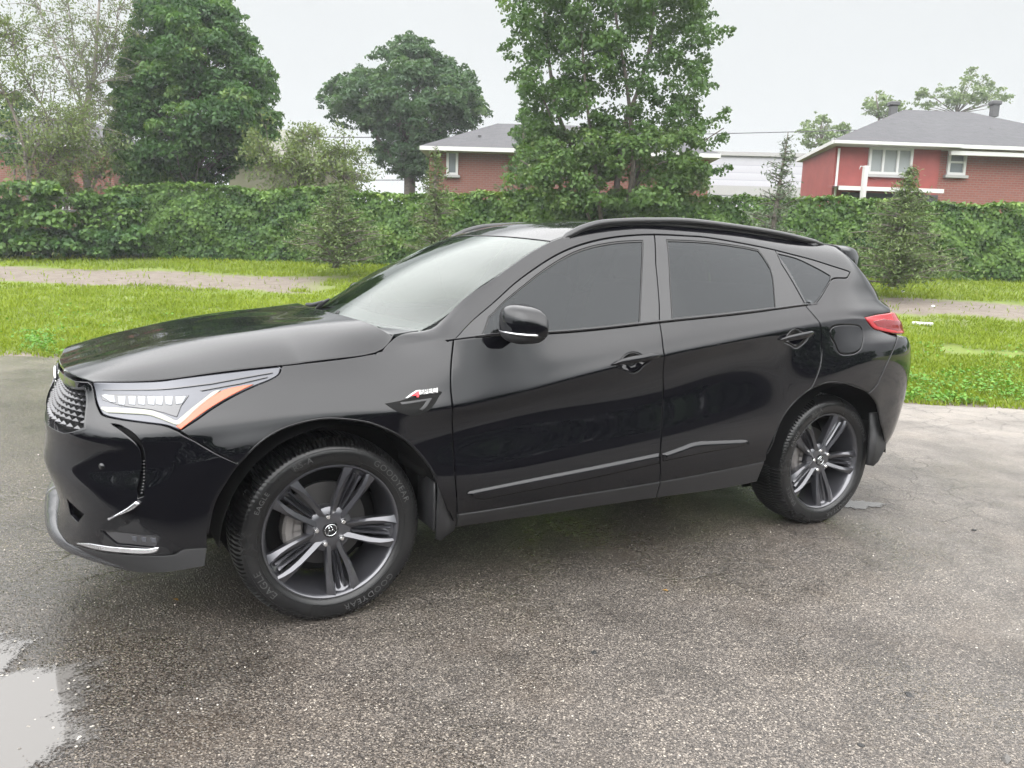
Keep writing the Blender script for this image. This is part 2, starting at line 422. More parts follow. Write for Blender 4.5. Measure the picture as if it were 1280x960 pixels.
# ---- surface 1: lower body, nose - side - tail.  rows: stations, columns: rocker ... shoulder (w = half width)
def row(x, *wz): return [(x, -w, z) for w, z in wz]
def frow(*p): return [(x, -w, z) for x, w, z in p]
D_ = [(-2.25, .2, .25), (-2.318, .2, .325), (-2.300, .2, .44), (-2.332, .2, .6), (-2.325, .2, .70), (-2.322, .2, .785), (-2.312, .2, .822), (-2.278, .2, .89), (-2.262, .2, .942)]
Z_ = [(2.2, .22, .33), (2.31, .22, .45), (2.35, .22, .58), (2.36, .22, .72), (2.34, .22, .985), (2.29, .22, 1.07), (2.28, .22, 1.10), (2.14, .22, 1.16), (2.06, .22, 1.20)]
S1_ROWS = [
    [(x, w, z) for x, w, z in D_],
    frow(*D_),
    frow((-2.20, .45, .26), (-2.285, .45, .34), (-2.278, .45, .45), (-2.308, .45, .6), (-2.303, .45, .70), (-2.305, .45, .785), (-2.295, .45, .822), (-2.255, .45, .89), (-2.228, .45, .948)),
    frow((-2.10, .69, .28), (-2.16, .695, .36), (-2.19, .69, .46), (-2.205, .68, .6), (-2.20, .668, .70), (-2.207, .669, .778), (-2.197, .662, .815), (-2.165, .636, .89), (-2.158, .62, .954)),
    frow((-1.99, .82, .30), (-2.02, .828, .38), (-2.05, .825, .47), (-2.062, .818, .60), (-2.055, .803, .70), (-2.058, .803, .776), (-2.050, .793, .815), (-2.012, .745, .895), (-1.985, .708, .962)),
    frow((-1.85, .885, .325), (-1.85, .893, .40), (-1.85, .896, .50), (-1.85, .896, .62), (-1.85, .888, .73), (-1.855, .874, .795), (-1.855, .864, .828), (-1.865, .815, .908), (-1.88, .742, .976)),
    row(-1.65, (.90, .33), (.918, .42), (.93, .53), (.936, .66), (.932, .765), (.918, .825), (.908, .855), (.858, .932), (.778, 1.001)),
    row(-1.375, (.90, .33), (.925, .42), (.94, .53), (.948, .66), (.948, .765), (.937, .832), (.929, .86), (.880, .945), (.79, 1.022)),
    row(-1.15, (.89, .33), (.915, .40), (.940, .50), (.941, .64), (.937, .755), (.936, .828), (.930, .852), (.882, .955), (.796, 1.05)),
    row(-.93, (.88, .327), (.918, .39), (.945, .50), (.936, .64), (.926, .775), (.940, .832), (.937, .856), (.906, .97), (.866, 1.094)),
    row(-.45, (.88, .322), (.922, .393), (.951, .50), (.936, .68), (.925, .845), (.940, .907), (.936, .931), (.911, 1.018), (.877, 1.112)),
    row(.14, (.88, .319), (.922, .402), (.952, .51), (.937, .72), (.925, .925), (.940, 1.003), (.9355, 1.025), (.914, 1.085), (.884, 1.149)),
    row(.70, (.88, .316), (.924, .43), (.953, .53), (.940, .75), (.926, .985), (.934, 1.072), (.929, 1.094), (.909, 1.138), (.878, 1.187)),
    row(1.0, (.88, .33), (.926, .45), (.953, .56), (.950, .72), (.938, .93), (.924, 1.103), (.918, 1.127), (.898, 1.167), (.868, 1.213)),
    row(1.375, (.90, .33), (.935, .45), (.950, .58), (.955, .75), (.948, .985), (.908, 1.115), (.900, 1.145), (.876, 1.19), (.842, 1.235)),
    row(1.7, (.865, .33), (.905, .45), (.922, .58), (.930, .75), (.920, 1.005), (.865, 1.085), (.858, 1.115), (.825, 1.18), (.778, 1.238)),
    frow((1.86, .78, .33), (1.93, .82, .45), (1.965, .835, .58), (1.985, .845, .72), (2.0, .825, .99), (1.97, .79, 1.065), (1.965, .78, 1.10), (1.925, .745, 1.175), (1.865, .70, 1.228)),
    frow((2.02, .60, .33), (2.13, .62, .45), (2.17, .63, .58), (2.19, .63, .72), (2.185, .62, .98), (2.14, .60, 1.07), (2.13, .59, 1.10), (2.02, .56, 1.165), (1.95, .54, 1.21)),
    frow(*Z_),
    [(x, w, z) for x, w, z in Z_]]
S1 = Surf([[np.array(r_[k]) + (np.array(r_[k + 1]) - np.array(r_[k])) * f for k, f in ((0, 0), (1, 0), (2, 0), (3, 0), (4, 0), (4, .62), (5, 0), (6, 0), (6, .30), (7, 0), (8, 0))] for r_ in [list(q) + [q[-1]] for q in S1_ROWS]], dens=(300, 90))
UC, UE = (S1.uk[0] + S1.uk[1]) / 2, (S1.uk[-2] + S1.uk[-1]) / 2          # the two ends of the centre line
V1 = S1.vk[-1]
def p1(*P):
    q = S1.px(P); q[:, 1] = np.where(q[:, 1] > V1 - .012, V1, q[:, 1]); q[:, 1] = np.where(q[:, 1] < .010, 0, q[:, 1]); return q
# ---- surface 2: greenhouse side, belt line - roof edge
def grow(b, t, k=1.):
    b = np.array((b[0], -b[1], b[2])); t = np.array((t[0], -t[1], t[2])); n = np.array([0, -(t[2] - b[2]), (t[1] - b[1])]); n = n / (np.linalg.norm(n) + 1e-9)
    if n[1] > 0: n = -n
    return [b + (t - b) * f + n * k * d for f, d in ((0, 0), (.3, .017), (.6, .026), (.82, .021), (1, 0))]
def s1t(x):
    us = np.linspace(S1.uk[4], S1.uk[17], 600); p = S1.ev(np.c_[us, np.full(600, V1)]); o = np.argsort(p[:, 0])
    return (x, -np.interp(x, p[o, 0], p[o, 1]), np.interp(x, p[o, 0], p[o, 2]))
_grow = grow
def grow(b, t, k=1.): return _grow(s1t(b[0]), t, k)
S2 = Surf([
    grow((-1.172, .795, 1.047), (-1.160, .783, 1.057), .02),
    grow((-1.10, .81, 1.068), (-1.088, .754, 1.103), .15),
    grow((-.95, .885, 1.091), (-.955, .748, 1.128), .3),
    grow((-.80, .897, 1.098), (-.81, .722, 1.233), .5),
    grow((-.62, .897, 1.104), (-.667, .692, 1.315), .7),
    grow((-.45, .896, 1.111), (-.50, .655, 1.410)),
    grow((-.24, .896, 1.122), (-.311, .622, 1.50)),
    grow((.02, .897, 1.14), (-.01, .597, 1.571)),
    grow((.45, .895, 1.17), (.45, .587, 1.594)),
    grow((.84, .882, 1.20), (.90, .586, 1.577)),
    grow((1.17, .862, 1.224), (1.27, .592, 1.548)),
    grow((1.45, .832, 1.237), (1.49, .60, 1.535)),
    grow((1.62, .797, 1.238), (1.60, .606, 1.51)),
    grow((1.75, .762, 1.236), (1.70, .62, 1.435), .8),
    grow((1.865, .70, 1.228), (1.81, .665, 1.318), .5)], dens=(240, 60))
def p2(*P):
    q = S2.px(P); q[:, 1] = np.where(q[:, 1] < .010, 0, q[:, 1]); return q
V2 = S2.vk[-1]; U2 = S2.uk

# the two surfaces meet smoothly ahead of the front door and behind the rear one

_u1 = np.linspace(S1.uk[6], S1.uk[17], 400); _p1 = S1.ev(np.c_[_u1, np.full(400, V1)]); _n1 = S1.nor(np.c_[_u1, np.full(400, V1)])
_u2 = np.linspace(U2[0], U2[-1], 400); _p2 = S2.ev(np.c_[_u2, np.zeros(400)]); _n2 = S2.nor(np.c_[_u2, np.zeros(400)])
def joint(x):
    o = np.argsort(_p1[:, 0]); n = np.stack([np.interp(x, _p1[o, 0], _n1[o, k]) + np.interp(x, _p2[:, 0], _n2[:, k]) for k in range(3)], 1); return n / np.linalg.norm(n, axis=1, keepdims=True)
def mkfix(S, dist):
    def fix(uv, n):
        d = dist(uv); x = S.ev(uv)[:, 0]; w = np.clip(1 - d / .085, 0, 1); w = w * w * (3 - 2 * w) * (np.clip((-.90 - x) / .04, 0, 1) * np.clip((x + 1.22) / .06, 0, 1) + np.clip((x - 1.10) / .10, 0, 1))
        r = n * (1 - w[:, None]) + joint(x) * w[:, None]; return r / np.linalg.norm(r, axis=1, keepdims=True)
    return fix
f1, f2 = mkfix(S1, lambda uv: V1 - uv[:, 1]), mkfix(S2, lambda uv: uv[:, 1]); S1.fix = f1; S2.fix = f2
xof = lambda S, uv: S.ev(uv)[:, 0]
fl1 = lambda uv: (uv[:, 1] > V1 - .003) & ((xof(S1, uv) > 1.15) | ((xof(S1, uv) > -1.19) & (xof(S1, uv) < -.93)))
fl2 = lambda uv: (uv[:, 1] < .003) & ((xof(S2, uv) > 1.16) | (xof(S2, uv) < -.94))
ARCH_F = [(258.5, 700), (259, 668), (266, 632), (280, 605), (298, 579.5), (326, 552), (360, 533), (396.5, 524), (427.5, 523.4), (466.9, 529.8), (500.6, 545.3), (523, 565), (540, 587.5), (551, 611), (562, 640), (570, 668)]
ARCH_R = [(948, 606), (953, 592), (960, 567), (972, 536), (991, 505), (1012.6, 487), (1034, 478.3), (1053, 478.5), (1072, 484), (1086.5, 491), (1097, 506), (1102, 530), (1103, 562), (1100, 585)]
GAP_A = [(567.5, 426), (564, 460), (564.8, 500), (566, 540), (569.5, 600), (571.5, 643)]
GAP_B = [(825, 404), (830.4, 443), (829.5, 485), (828, 516), (825.5, 569), (825, 602.5)]
GAP_C = [(1008.5, 384), (1023, 400.6), (1027, 429), (1025, 457), (1013.5, 485.5)]
HOODE = [(110, 477.5), (140, 477), (200, 475.5), (265, 467.5), (320, 460), (360, 455.5), (410, 450), (450, 446.3), (470, 442.5)]
LAMP_LO = [(352, 457), (348.7, 467), (338, 474), (315, 483.5), (290, 496), (265, 511), (245, 525), (223.7, 539)]
SEAM_F = [(223.7, 539), (240, 549), (255, 557.5), (297.5, 579.2)]
LAMP_IN = [(223.7, 539), (205, 531.5), (180, 528), (150, 523.8), (132, 520), (125, 515), (119, 500), (115, 481)]

# ---- fender, doors, quarter panel, bumpers
g = Geo()
fender_top = np.array([[u, V1] for u in np.linspace(p1((352, 456.5))[0][0], p1((567.5, 426))[0][0], 30)])
vent = p1((481, 504.5), (500, 501), (520, 494.5), (548, 488.5), (553, 490), (548, 497), (534, 514.5), (515, 521), (500, 516))
poly = cat(fender_top, sm(*p1(*GAP_A)), p1((572, 657), (571, 660)), sm(*p1(*ARCH_F[4:])[::-1]), sm(*p1(*SEAM_F)[::-1])[:-1], sm(*p1(*LAMP_LO)[::-1]))
panel(g, S1, poly, [], flush=fl1)
both(g, 'fender', M['paint'])
g = Geo(); panel(g, S1, vent, gap=0, edge=.0012, lift=.0012, depth=.003, drop=.0008, du=.01, dv=.006)
both(g, 'fender_vent', M['dark'])
g = Geo(); vl = p1((500, 503), (533, 498.5), (540, 497.5), (528, 513), (524, 512), (533, 501), (502, 506)); panel(g, S1, vl, gap=0, edge=.0012, lift=.0026, depth=.003, drop=.001)
both(g, 'vent_blade', M['satin'])
DISH = {}
def bowl(P):
    return p1(*catmull(P, 5, True))
bowl_f = bowl([(772, 458), (776, 450), (783, 443), (791, 440.5), (799, 442), (804, 445.5), (814, 450), (806, 456), (799, 463), (792, 466), (784, 464), (776, 461)])
bowl_r = bowl([(981, 425), (986, 417), (991, 412), (996, 411), (1001, 414), (1007, 417.5), (1010, 421), (1005, 427), (999, 432), (994, 433.5), (988, 430), (983, 428)])
def door(nm, lower, bowl_uv, frame, glass):
    g = Geo(); panel(g, S1, lower, [bowl_uv])
    a, b = both(g, nm, M['paint'])
    g = Geo(); panel(g, S2, frame, [glass], gap=.0018)
    for o, q in ((a, g), (b, g.mirrored())): q.build('window_frame', M['gloss'], o)
    g = Geo(); panel(g, S1, bowl_uv, gap=-.003, edge=.006, lift=-.001, depth=.02, du=.008, dv=.006, dome=lambda uv: -.026 * np.sqrt(np.clip(dist_poly(bowl_uv, uv) / .026, 0, 1)))
    for o, q in ((a, g), (b, g.mirrored())): q.build('handle_recess', M['paint'], o)
    g = Geo(); panel(g, S2, glass, gap=-.007, edge=.002, lift=-.0045, depth=.004)
    for o, q in ((a, g), (b, g.mirrored())): q.build('window_glass', M['tint'], o)
    g = Geo(); gl = offset(resample(glass if area2(glass) > 0 else glass[::-1], .012), -.001); gi = offset(gl, .0042)
    panel(g, S2, gl, [gi], gap=0, edge=.0008, lift=-.0012, depth=.006, drop=.0004)
    for o, q in ((a, g), (b, g.mirrored())): q.build('window_seal', M['rubber'], o)
    return a, b
belt = lambda a, b, n=20: np.array([[u, V1] for u in np.linspace(a, b, n)])
ua, ub, uc = p1((567.5, 426))[0][0], p1((825, 404))[0][0], p1((1008.5, 384))[0][0]
SILL_T = [(572, 643), (700, 622.5), (825, 602.5), (900, 588.5), (951.5, 577.3)]
low_f = cat(belt(ua, ub), sm(*p1(*GAP_B)), sm(*p1(*SILL_T[:3])[::-1]), sm(*p1(*GAP_A)[::-1]))
FL = [(569, 425.5), (583.4, 407.6), (606.9, 386.6), (637, 359.6), (672.5, 332.7), (710, 311.6), (747.5, 299.8), (785, 294.3), (817.8, 292.8)]
FR = [(817.8, 292.8), (860, 294.7), (884, 296.6), (940.6, 306.4), (968.7, 312.3)]
FQ = [(968.7, 312.3), (1011, 323.3), (1042, 333), (1063, 340)]
QB = [(1063, 340), (1060, 346), (1057, 347.6), (1042, 348.3), (1035.7, 356), (1026.5, 371), (1018, 380), (1012, 383.5)]
sb = lambda a, b, n=16: np.array([[u, 0.] for u in np.linspace(a, b, n)])
u2a, u2b, u2c = p2((569, 426))[0][0], p2((825, 404))[0][0], p2((1008.5, 384.5))[0][0]
frame_f = cat(sm(*p2(*FL)), p2((820, 330), (824.5, 380)), sb(u2b, u2a))
glass_f = cat(sm(*p2((611, 396), (632.7, 374.8), (667.8, 346.7), (700.6, 324.5), (728.7, 311.6), (766, 303.4), (803.7, 301))), p2((802.6, 342), (799.3, 404)) + [0, .0], sb(p2((799, 406))[0][0], p2((604, 423))[0][0]) + [0, .007])
frame_r = cat(sm(*p2(*FR)), p2((977, 330), (1007.5, 383.5)), sb(u2c, u2b), p2((824.5, 380), (820, 330)))
glass_r = cat(sm(*p2((833.7, 300.3), (884.4, 302.7), (926.5, 308.4), (947.6, 312.6))), sm(*p2((947.6, 312.6), (957.5, 326), (966, 344.4), (970, 386.5))), sb(p2((970, 388))[0][0], p2((841.6, 402))[0][0]) + [0, .007], p2((838, 358)))
frame_q = cat(sm(*p2(*FQ)), sm(*p2(*QB)), sb(p2((1012, 383.5))[0][0], u2c, 4), p2((1007.5, 383.5), (977, 330)))
glass_q = cat(sm(*p2((972, 317.5), (996.9, 324), (1022, 336), (1038, 345.2))), p2((1037, 351)), sm(*p2((1034.5, 354), (1025, 369.5), (1016, 379.2))), p2((1010, 381.5), (984, 333)))
fd = door('front_door', low_f, bowl_f, frame_f, glass_f)
arch_rr = p1(*ARCH_R)
low_r = cat(belt(ub, uc), sm(*p1(*GAP_C)), sm(*p1((1013.5, 485.5), (991, 505), (972, 536), (960, 563), (957.5, 576))), sm(*p1(*SILL_T[2:4], (955, 577))[::-1]), sm(*p1(*GAP_B)[::-1]))
rd = door('rear_door', low_r, bowl_r, frame_r, glass_r)
# quarter panel
fuel = p1(*catmull([(1061, 406.3), (1046, 406.8), (1038.8, 411), (1038, 419), (1043.5, 428.5), (1047.6, 437.8), (1053, 442), (1066.6, 441.6), (1075.4, 436), (1078, 428), (1079, 417), (1074, 408)], 4, True))
TL = [(1080.8, 396.6), (1097.7, 393), (1114, 390.3), (1124, 391)]
TLB = [(1126.5, 419), (1114, 416), (1100.5, 413.3), (1092.3, 410.7), (1085, 402.5), (1080.8, 396.6)]
uq = p1((1114, 390))[0]; ucor = S1.uk[16]; tl_end = np.array([[ucor + .20, p1((1120, 391))[0][1]], [ucor + .20, p1((1124, 418))[0][1]]])
tail_poly = cat(sm(*p1(*TL[:3])), tl_end, sm(*p1(*TLB[1:])))
SEAM_R = [(1121, 421), (1109, 453), (1096.5, 480), (1087, 490.8)]
quarter = cat(belt(uc, S1.uk[16] - .005), p1((1113.5, 390)), sm(*p1(*TL[:3])[::-1]), sm(*p1(*TLB[1:])[::-1])[:-6], sm(*p1(*SEAM_R)), sm(*p1(*ARCH_R[5:10])[::-1]), sm(*p1(*GAP_C)[::-1]))
g = Geo(); panel(g, S1, quarter, [fuel], flush=fl1)
qp = both(g, 'quarter_panel', M['paint'])
g = Geo(); panel(g, S2, frame_q, [glass_q])
for o, q in ((qp[0], g), (qp[1], g.mirrored())): q.build('window_frame', M['gloss'], o)
g = Geo(); panel(g, S1, fuel, gap=.0012, edge=.003); g.build('fuel_door', M['paint'], qp[0])
g = Geo(); panel(g, S2, glass_q, gap=-.006, edge=.002, lift=-.004, depth=.004)
for o, q in ((qp[0], g), (qp[1], g.mirrored())): q.build('quarter_glass', M['tint'], o)
# rear bumper and tailgate lower skin
g = Geo(); um = UE
rb = cat(sm(*p1(*SEAM_R)), sm(*p1(*ARCH_R[9:13])), [[S1.uk[16] + .02, 0.005], [um, .005], [um, p1((1124, 421))[0][1] - .02]], )
panel(g, S1, rb, gap=.0018); both(g, 'rear_bumper', M['paint'])
g = Geo(); panel(g, S1, np.array([[ucor - .002, V1], [ucor + .2, p1((1120, 391))[0][1] + .003], [um, p1((1120, 391))[0][1]], [um, V1]])); both(g, 'tailgate', M['paint'])
g = Geo(); panel(g, S1, tail_poly, lift=.004, edge=.008, drop=.004)
tls = both(g, 'taillight', M['red'])
g = Geo(); tp2 = p1((1090, 402), (1104, 399), (1118, 401), (1127, 400), (1128, 412), (1122, 414.5), (1108, 411.5), (1096, 408.5))
panel(g, S1, tp2, lift=.0052, gap=0, edge=.003, depth=.006)
for o, q in ((tls[0], g), (tls[1], g.mirrored())): q.build('lamp_cell', M['reddark'], o)
# front bumper
vgt, vgb = p1((90, 484))[0][1], p1((90, 540))[0][1]
hole_grille = None
BUMP_TOP = cat(sm(*p1(*SEAM_F)[::-1]), sm(*p1(*LAMP_IN)), p1((110, 479.5)))
grille_poly = cat(sm(*p1((106, 486.3), (98, 486), (87.5, 483.9))), [[UC, p1((87.5, 483.9))[0][1] + .012]], [[UC, p1((80, 543))[0][1] - .004]], sm(*p1((80, 543), (92, 541), (105.5, 535.5))))
fog_poly = p1((128, 664.5), (140, 664.5), (160, 666.5), (198, 671), (199.5, 673), (195, 683), (192, 684.5), (160, 681.5), (146, 680.5))
slot_poly = p1(*sm((140, 529.8), (148, 534.8), (157, 541.6), (167, 550.6), (174.5, 561), (177, 574), (176.5, 588), (174.5, 600), (171.5, 612)), (173, 622), *sm((178.5, 620), (180.3, 605), (181, 588), (180.3, 572), (177.5, 559), (171, 548.5), (162, 540.5), (150, 532.5)))
LOW = [(130, 691.5), (180, 695), (215, 694), (228, 687.5), (242, 686), (259, 685)]           # bumper / lip seam
in_poly = cat(p1((84, 625)), p1((104, 643), (97, 652), (88, 643)))
bp = cat(BUMP_TOP, [[UC - .0021, p1((87.5, 483.9))[0][1] + .03], [UC - .0021, p1((97, 690))[0][1]]], sm(*p1((97, 683.5), *LOW)), sm(*p1(*ARCH_F[1:5])))
g = Geo(); panel(g, S1, bp, [grille_poly, fog_poly, slot_poly, in_poly], gap=.0022)
fb = both(g, 'front_bumper', M['paint'])
lipo = cat([[UC - .0021, p1((97, 684))[0][1]], [UC - .0021, .0]], [[u, 0.] for u in np.linspace(UC + .05, p1((256, 709))[0][0], 24)], p1((259, 685)), sm(*p1((97, 683.5), *LOW)[::-1]))
g = Geo(); panel(g, S1, lipo, depth=.03, lift=-.002); both(g, 'bumper_lip', M['plastic'])
g = Geo(); panel(g, S1, fog_poly, gap=-.002, edge=.006, lift=-.006, drop=.001)
for k in range(3):
    x0 = 163 + k * 12; cell = p1((x0, 671 + k * 1.0), (x0 + 7, 671.8 + k), (x0 + 7, 678 + k * .6), (x0 + 2, 677.6 + k * .6)); panel(g, S1, cell, gap=0, edge=.0015, lift=-.0045, depth=.004, mi=1)
both(g, 'fog_light', [M['lampdark'], M['lamp']])
g = Geo(); panel(g, S1, cat(sm(*p1((96, 678.5), (112, 679), (134, 682.5), (160, 685), (185, 686), (194, 684.5))), sm(*p1((199, 684), (196, 689), (183, 691.5), (150, 690), (118, 685.5)))), gap=0, edge=.004, lift=.005, drop=.003, depth=.012); both(g, 'lip_trim', M['silver'])
g = Geo(); panel(g, S1, slot_poly, gap=-.004, edge=.002, lift=-.022)
q0 = slot_poly.mean(0)
for k in range(11):
    uv = p1((178.2 - max(0, k - 6) * .7, 577 + k * 4.0))[0]; P = S1.ev(uv)[0] + S1.nor(uv)[0] * -.012; box(g, P, (.012, .010, .008), rotz(-.8), mi=1, bev=.003)
both(g, 'air_slot', [M['dark'], M['gloss']])
g = Geo(); panel(g, S1, cat(sm(*p1((138, 647.5), (155, 641.5), (168, 635.5), (176.5, 628.5))), sm(*p1((171.5, 626), (160, 634.5), (148, 641.5)))), gap=0, edge=.005, lift=.022, drop=.012, depth=.03); both(g, 'intake_fin', M['silver'])  # silver stands in for sky mirrored on the fin's black gloss paint
g = Geo(); panel(g, S1, in_poly, gap=-.003, edge=.003, lift=-.03)
both(g, 'lower_intake', M['dark'])
g = Geo(); uv = p1((127, 583))[0]; P = S1.ev(uv)[0]; N = S1.nor(uv)[0]; tube(g, [P - N * .004, P + N * .002], .011, 14); both(g, 'parking_sensor', M['paint'])
# ---- chin spoiler that juts out under the bumper
g = Geo(); us_ = np.linspace(UC, p1((150, 694))[0][0], 26); pts_ = []; rr_ = []
for k, u in enumerate(us_):
    vs = np.linspace(0, V1 * .4, 60); q = S1.ev(np.c_[np.full(60, u), vs]); f_ = k / 25; m_ = q[np.argmin(abs(q[:, 2] - (.365 - .07 * f_ ** 1.5)))]; nn = S1.nor(np.array([[u, vs[20]]]))[0]; nn[2] = 0
    pts_.append(m_ - nn * (.016 + .006 * f_)); rr_.append(.046 * (1 - f_ ** 1.6) + .012)
tube(g, pts_, rr_, 16, squash=(.9, .95)); both(g, 'chin_spoiler', M['chin'])
# ---- grille
g = Geo(); panel(g, S1, grille_poly, gap=-.003, edge=.003, lift=-.035)
gb = both(g, 'grille', M['dark'])
g = Geo(); gc = grille_poly
u0, u1 = UC, gc[:, 0].max(); v0, v1 = gc[:, 1].min(), gc[:, 1].max()
nr = 9
for r_ in range(nr):
    v = v0 + (v1 - v0) * (r_ + .5) / nr
    for c_ in range(15):
        u = u0 + (u1 - u0) * (c_ + (.5 if r_ % 2 else .0) + .25) / 15; uv = np.array([[u, v]])
        if not inside(gc, uv)[0] or dist_poly(gc, uv)[0] < .010: continue
        P = S1.ev(uv)[0]; N = S1.nor(uv)[0]; t = S1.ev(uv + [.004, 0])[0] - P; t /= np.linalg.norm(t); b = np.cross(N, t)
        if b[2] < 0: b = -b
        w, h = .019, .0085
        q = [P - N * .020 + t * -w, P - N * .004 + b * -h * .2, P - N * .020 + t * w, P - N * .016 + b * h * 1.3, P - N * .022 - b * h * 1.2]
        g.add(np.array(q), [(0, 1, 3), (1, 2, 3), (0, 4, 1), (1, 4, 2)])
for o, q in zip(gb, (g, g.mirrored())): q.build('grille_mesh', M['grille'], o, smooth=False)
g = Geo(); fr = resample(gc, .012); fr = fr if area2(fr) > 0 else fr[::-1]
fro = offset(fr, -.006); fro[:, 0] = np.maximum(fro[:, 0], UC + .001); fri = offset(fr, .004); panel(g, S1, fro, [fri], gap=0, edge=.002, lift=.001, drop=.002, depth=.03)
for o, q in zip(gb, (g, g.mirrored())): q.build('grille_frame', M['gloss'], o)
def caliper_mark(g, r, th, c, ax_r, ax_u, ax_n, mi=0):
    """ring with the slanted caliper-like A inside"""
    n = 40
    def P(x, y, z): return np.asarray(c) + ax_r * x + ax_u * y + ax_n * z
    ringpts = [(math.cos(t) * r * (1.0), math.sin(t) * r * .94) for t in np.linspace(0, 2 * math.pi, n, endpoint=False)]
    tube(g, [P(x, y, 0) for x, y in ringpts + ringpts[:1]], th, 6, mi, caps=False)
    for s in (-1, 1):
        tube(g, [P(s * r * .62, -r * .62, 0), P(s * r * .30, r * .18, th * .3), P(s * r * .13, r * .80, 0)], [th * 1.0, th * .85, th * .5], 6, mi)
        tube(g, [P(s * r * .30, r * .05, th * .3), P(s * r * .04, -r * .18, th * .3)], [th * .8, th * .5], 6, mi)
g = Geo(); cN = S1.nor(np.array([[UC, (v0 + v1) / 2]]))[0]; cP = S1.ev(np.array([[UC, (v0 + v1) / 2 + .02]]))[0]
box(g, cP + np.array([.016, 0, 0]), (.012, .15, .14), mi=1, bev=.005); caliper_mark(g, .056, .006, cP + np.array([.004, 0, 0]), np.array([0, 1., 0]), np.array([0, 0, 1.]), np.array([-1., 0, 0]))
g.build('front_emblem', [M['chrome'], M['gloss']], car)
# ---- headlights
LTOP = np.array([[u, V1] for u in np.linspace(p1((115, 480))[0][0], p1((352, 456.5))[0][0], 30)])
lamp_poly = cat(LTOP, sm(*p1(*LAMP_LO)), sm(*p1(*LAMP_IN)))
g = Geo(); panel(g, S1, lamp_poly, lift=-.003, gap=.003)
hl = both(g, 'headlight', M['lamp'])
def onlamp(name, polys, mats, lift=.0005, edge=.0015, depth=.004, **kw):
    g = Geo()
    for i, q in enumerate(polys): panel(g, S1, q, gap=0, edge=edge, lift=lift, depth=depth, mi=(i % len(mats)) if isinstance(mats, list) and len(mats) > 1 else 0, **kw)
    for o, q in ((hl[0], g), (hl[1], g.mirrored())): q.build(name, mats, o)
onlamp('lamp_recess', [p1((125, 493), (140, 492.5), (180, 494), (236, 494), (226, 508), (221, 521), (205, 516), (190, 512), (150, 507), (128, 500))], M['lampdark'], .0003)
cells = [p1((126, 495), (131, 492.5), (143, 494), (145, 503.5), (138, 503))]
for k, x0 in enumerate((147, 160, 172, 184, 194, 206, 219)):
    w_ = 10.5; cells.append(p1((x0, 495.3), (x0 + w_ + (4 if k == 6 else 0), 494.8), (x0 + w_ - 1.5, 506.8 - (k == 6) * 2), (x0 + 1, 506)))
onlamp('led_cell', cells, M['jewel'], .0022, .002, drop=.0016)
onlamp('running_light', [p1(*sm((126, 511), (128, 508.7), (140, 509.3), (165, 510.8), (185, 512.3), (200, 516.5), (212, 522), (220, 525.5), (227, 521), (240, 510), (255, 498.5), (266, 490), (276, 487.2)), *sm((272, 491), (258, 501), (243, 513.5), (230, 526), (222, 531), (212, 528), (198, 522.5), (184, 518.5), (160, 516.8), (134, 515.5)))], M['drl'], .0030, .002, drop=.0015)
onlamp('turn_signal', [p1(*sm((220, 533), (232, 523), (246, 510.5), (262, 498), (280, 487.5), (300, 482.8), (317, 480.5)), *sm((305, 486), (285, 496.5), (262, 510.5), (240, 526), (226, 537)))], M['amber'], .0018, .002)
onlamp('lamp_line', [p1((128, 486.5), (200, 485.6), (265, 478.5), (340, 465), (341, 466), (265, 479.8), (200, 487), (128, 487.6)), p1((250, 487.5), (300, 478.5), (335, 470.5), (334, 471.6), (300, 479.7), (252, 488.5))], M['lampdark'], .0014, .0004)
# ---- sill cladding, mouldings
g = Geo(); ubot = lambda a, b: np.array([[u, 0.] for u in np.linspace(a, b, 14)])
us, um_, ue = p1((573, 650))[0][0], p1((825, 612))[0][0], p1((947, 600))[0][0]
panel(g, S1, cat(sm(*p1(*SILL_T[:3])), ubot(um_, us)), lift=.002, edge=.006, drop=.003); both(g, 'sill_cladding', M['satin']); g = Geo()
panel(g, S1, cat(sm(*p1(*SILL_T[2:4], (956, 577))), ubot(ue, um_)), lift=.002, edge=.006, drop=.003)
both(g, 'sill_cladding', M['satin'])
g = Geo()
panel(g, S1, cat(p1((583, 617), (587, 613.8)), sm(*p1((600, 611), (700, 591), (823.5, 566))), p1((824, 579)), sm(*p1((700, 605.5), (620, 621), (603, 624), (588, 621.5)))), gap=.0, edge=.015, lift=.016, drop=.013, depth=.026); both(g, 'door_moulding', M['paint']); g = Geo()
panel(g, S1, cat(p1((827.5, 567)), sm(*p1((850, 559), (870, 552.3), (905, 550.3), (930, 549.7), (936, 552.5))), sm(*p1((930, 557), (880, 566), (829, 576.5)))), gap=.0, edge=.015, lift=.016, drop=.013, depth=.026)
both(g, 'door_moulding', M['paint'])
g = Geo()
bl = [S2.ev(np.array([[u, 0.004]]))[0] + np.array([0, -.0035, 0]) for u in np.linspace(u2a + .10, p2((1010, 384))[0][0], 50)]
tube(g, bl, .0052, 8, squash=(.7, 1.2)); both(g, 'belt_moulding', M['gloss'])
# ---- side frame: A pillar, cant rail, D pillar
g = Geo(); ul = np.linspace(U2[0], U2[-1], 60)
F_all = cat(sm(*p2(*FL))[:-1], sm(*p2(*FR))[:-1], sm(*p2(*FQ))[:-1], sm(*p2(*QB)))
side = cat([[u, V2] for u in ul], [[U2[-1], 0.]], sb(U2[-1], p2((1013, 383))[0][0], 12), F_all[::-1], sb(u2a, U2[0], 8))
panel(g, S2, side, gap=.0015, lift=0, flush=fl2); both(g, 'side_frame', M['paint'])
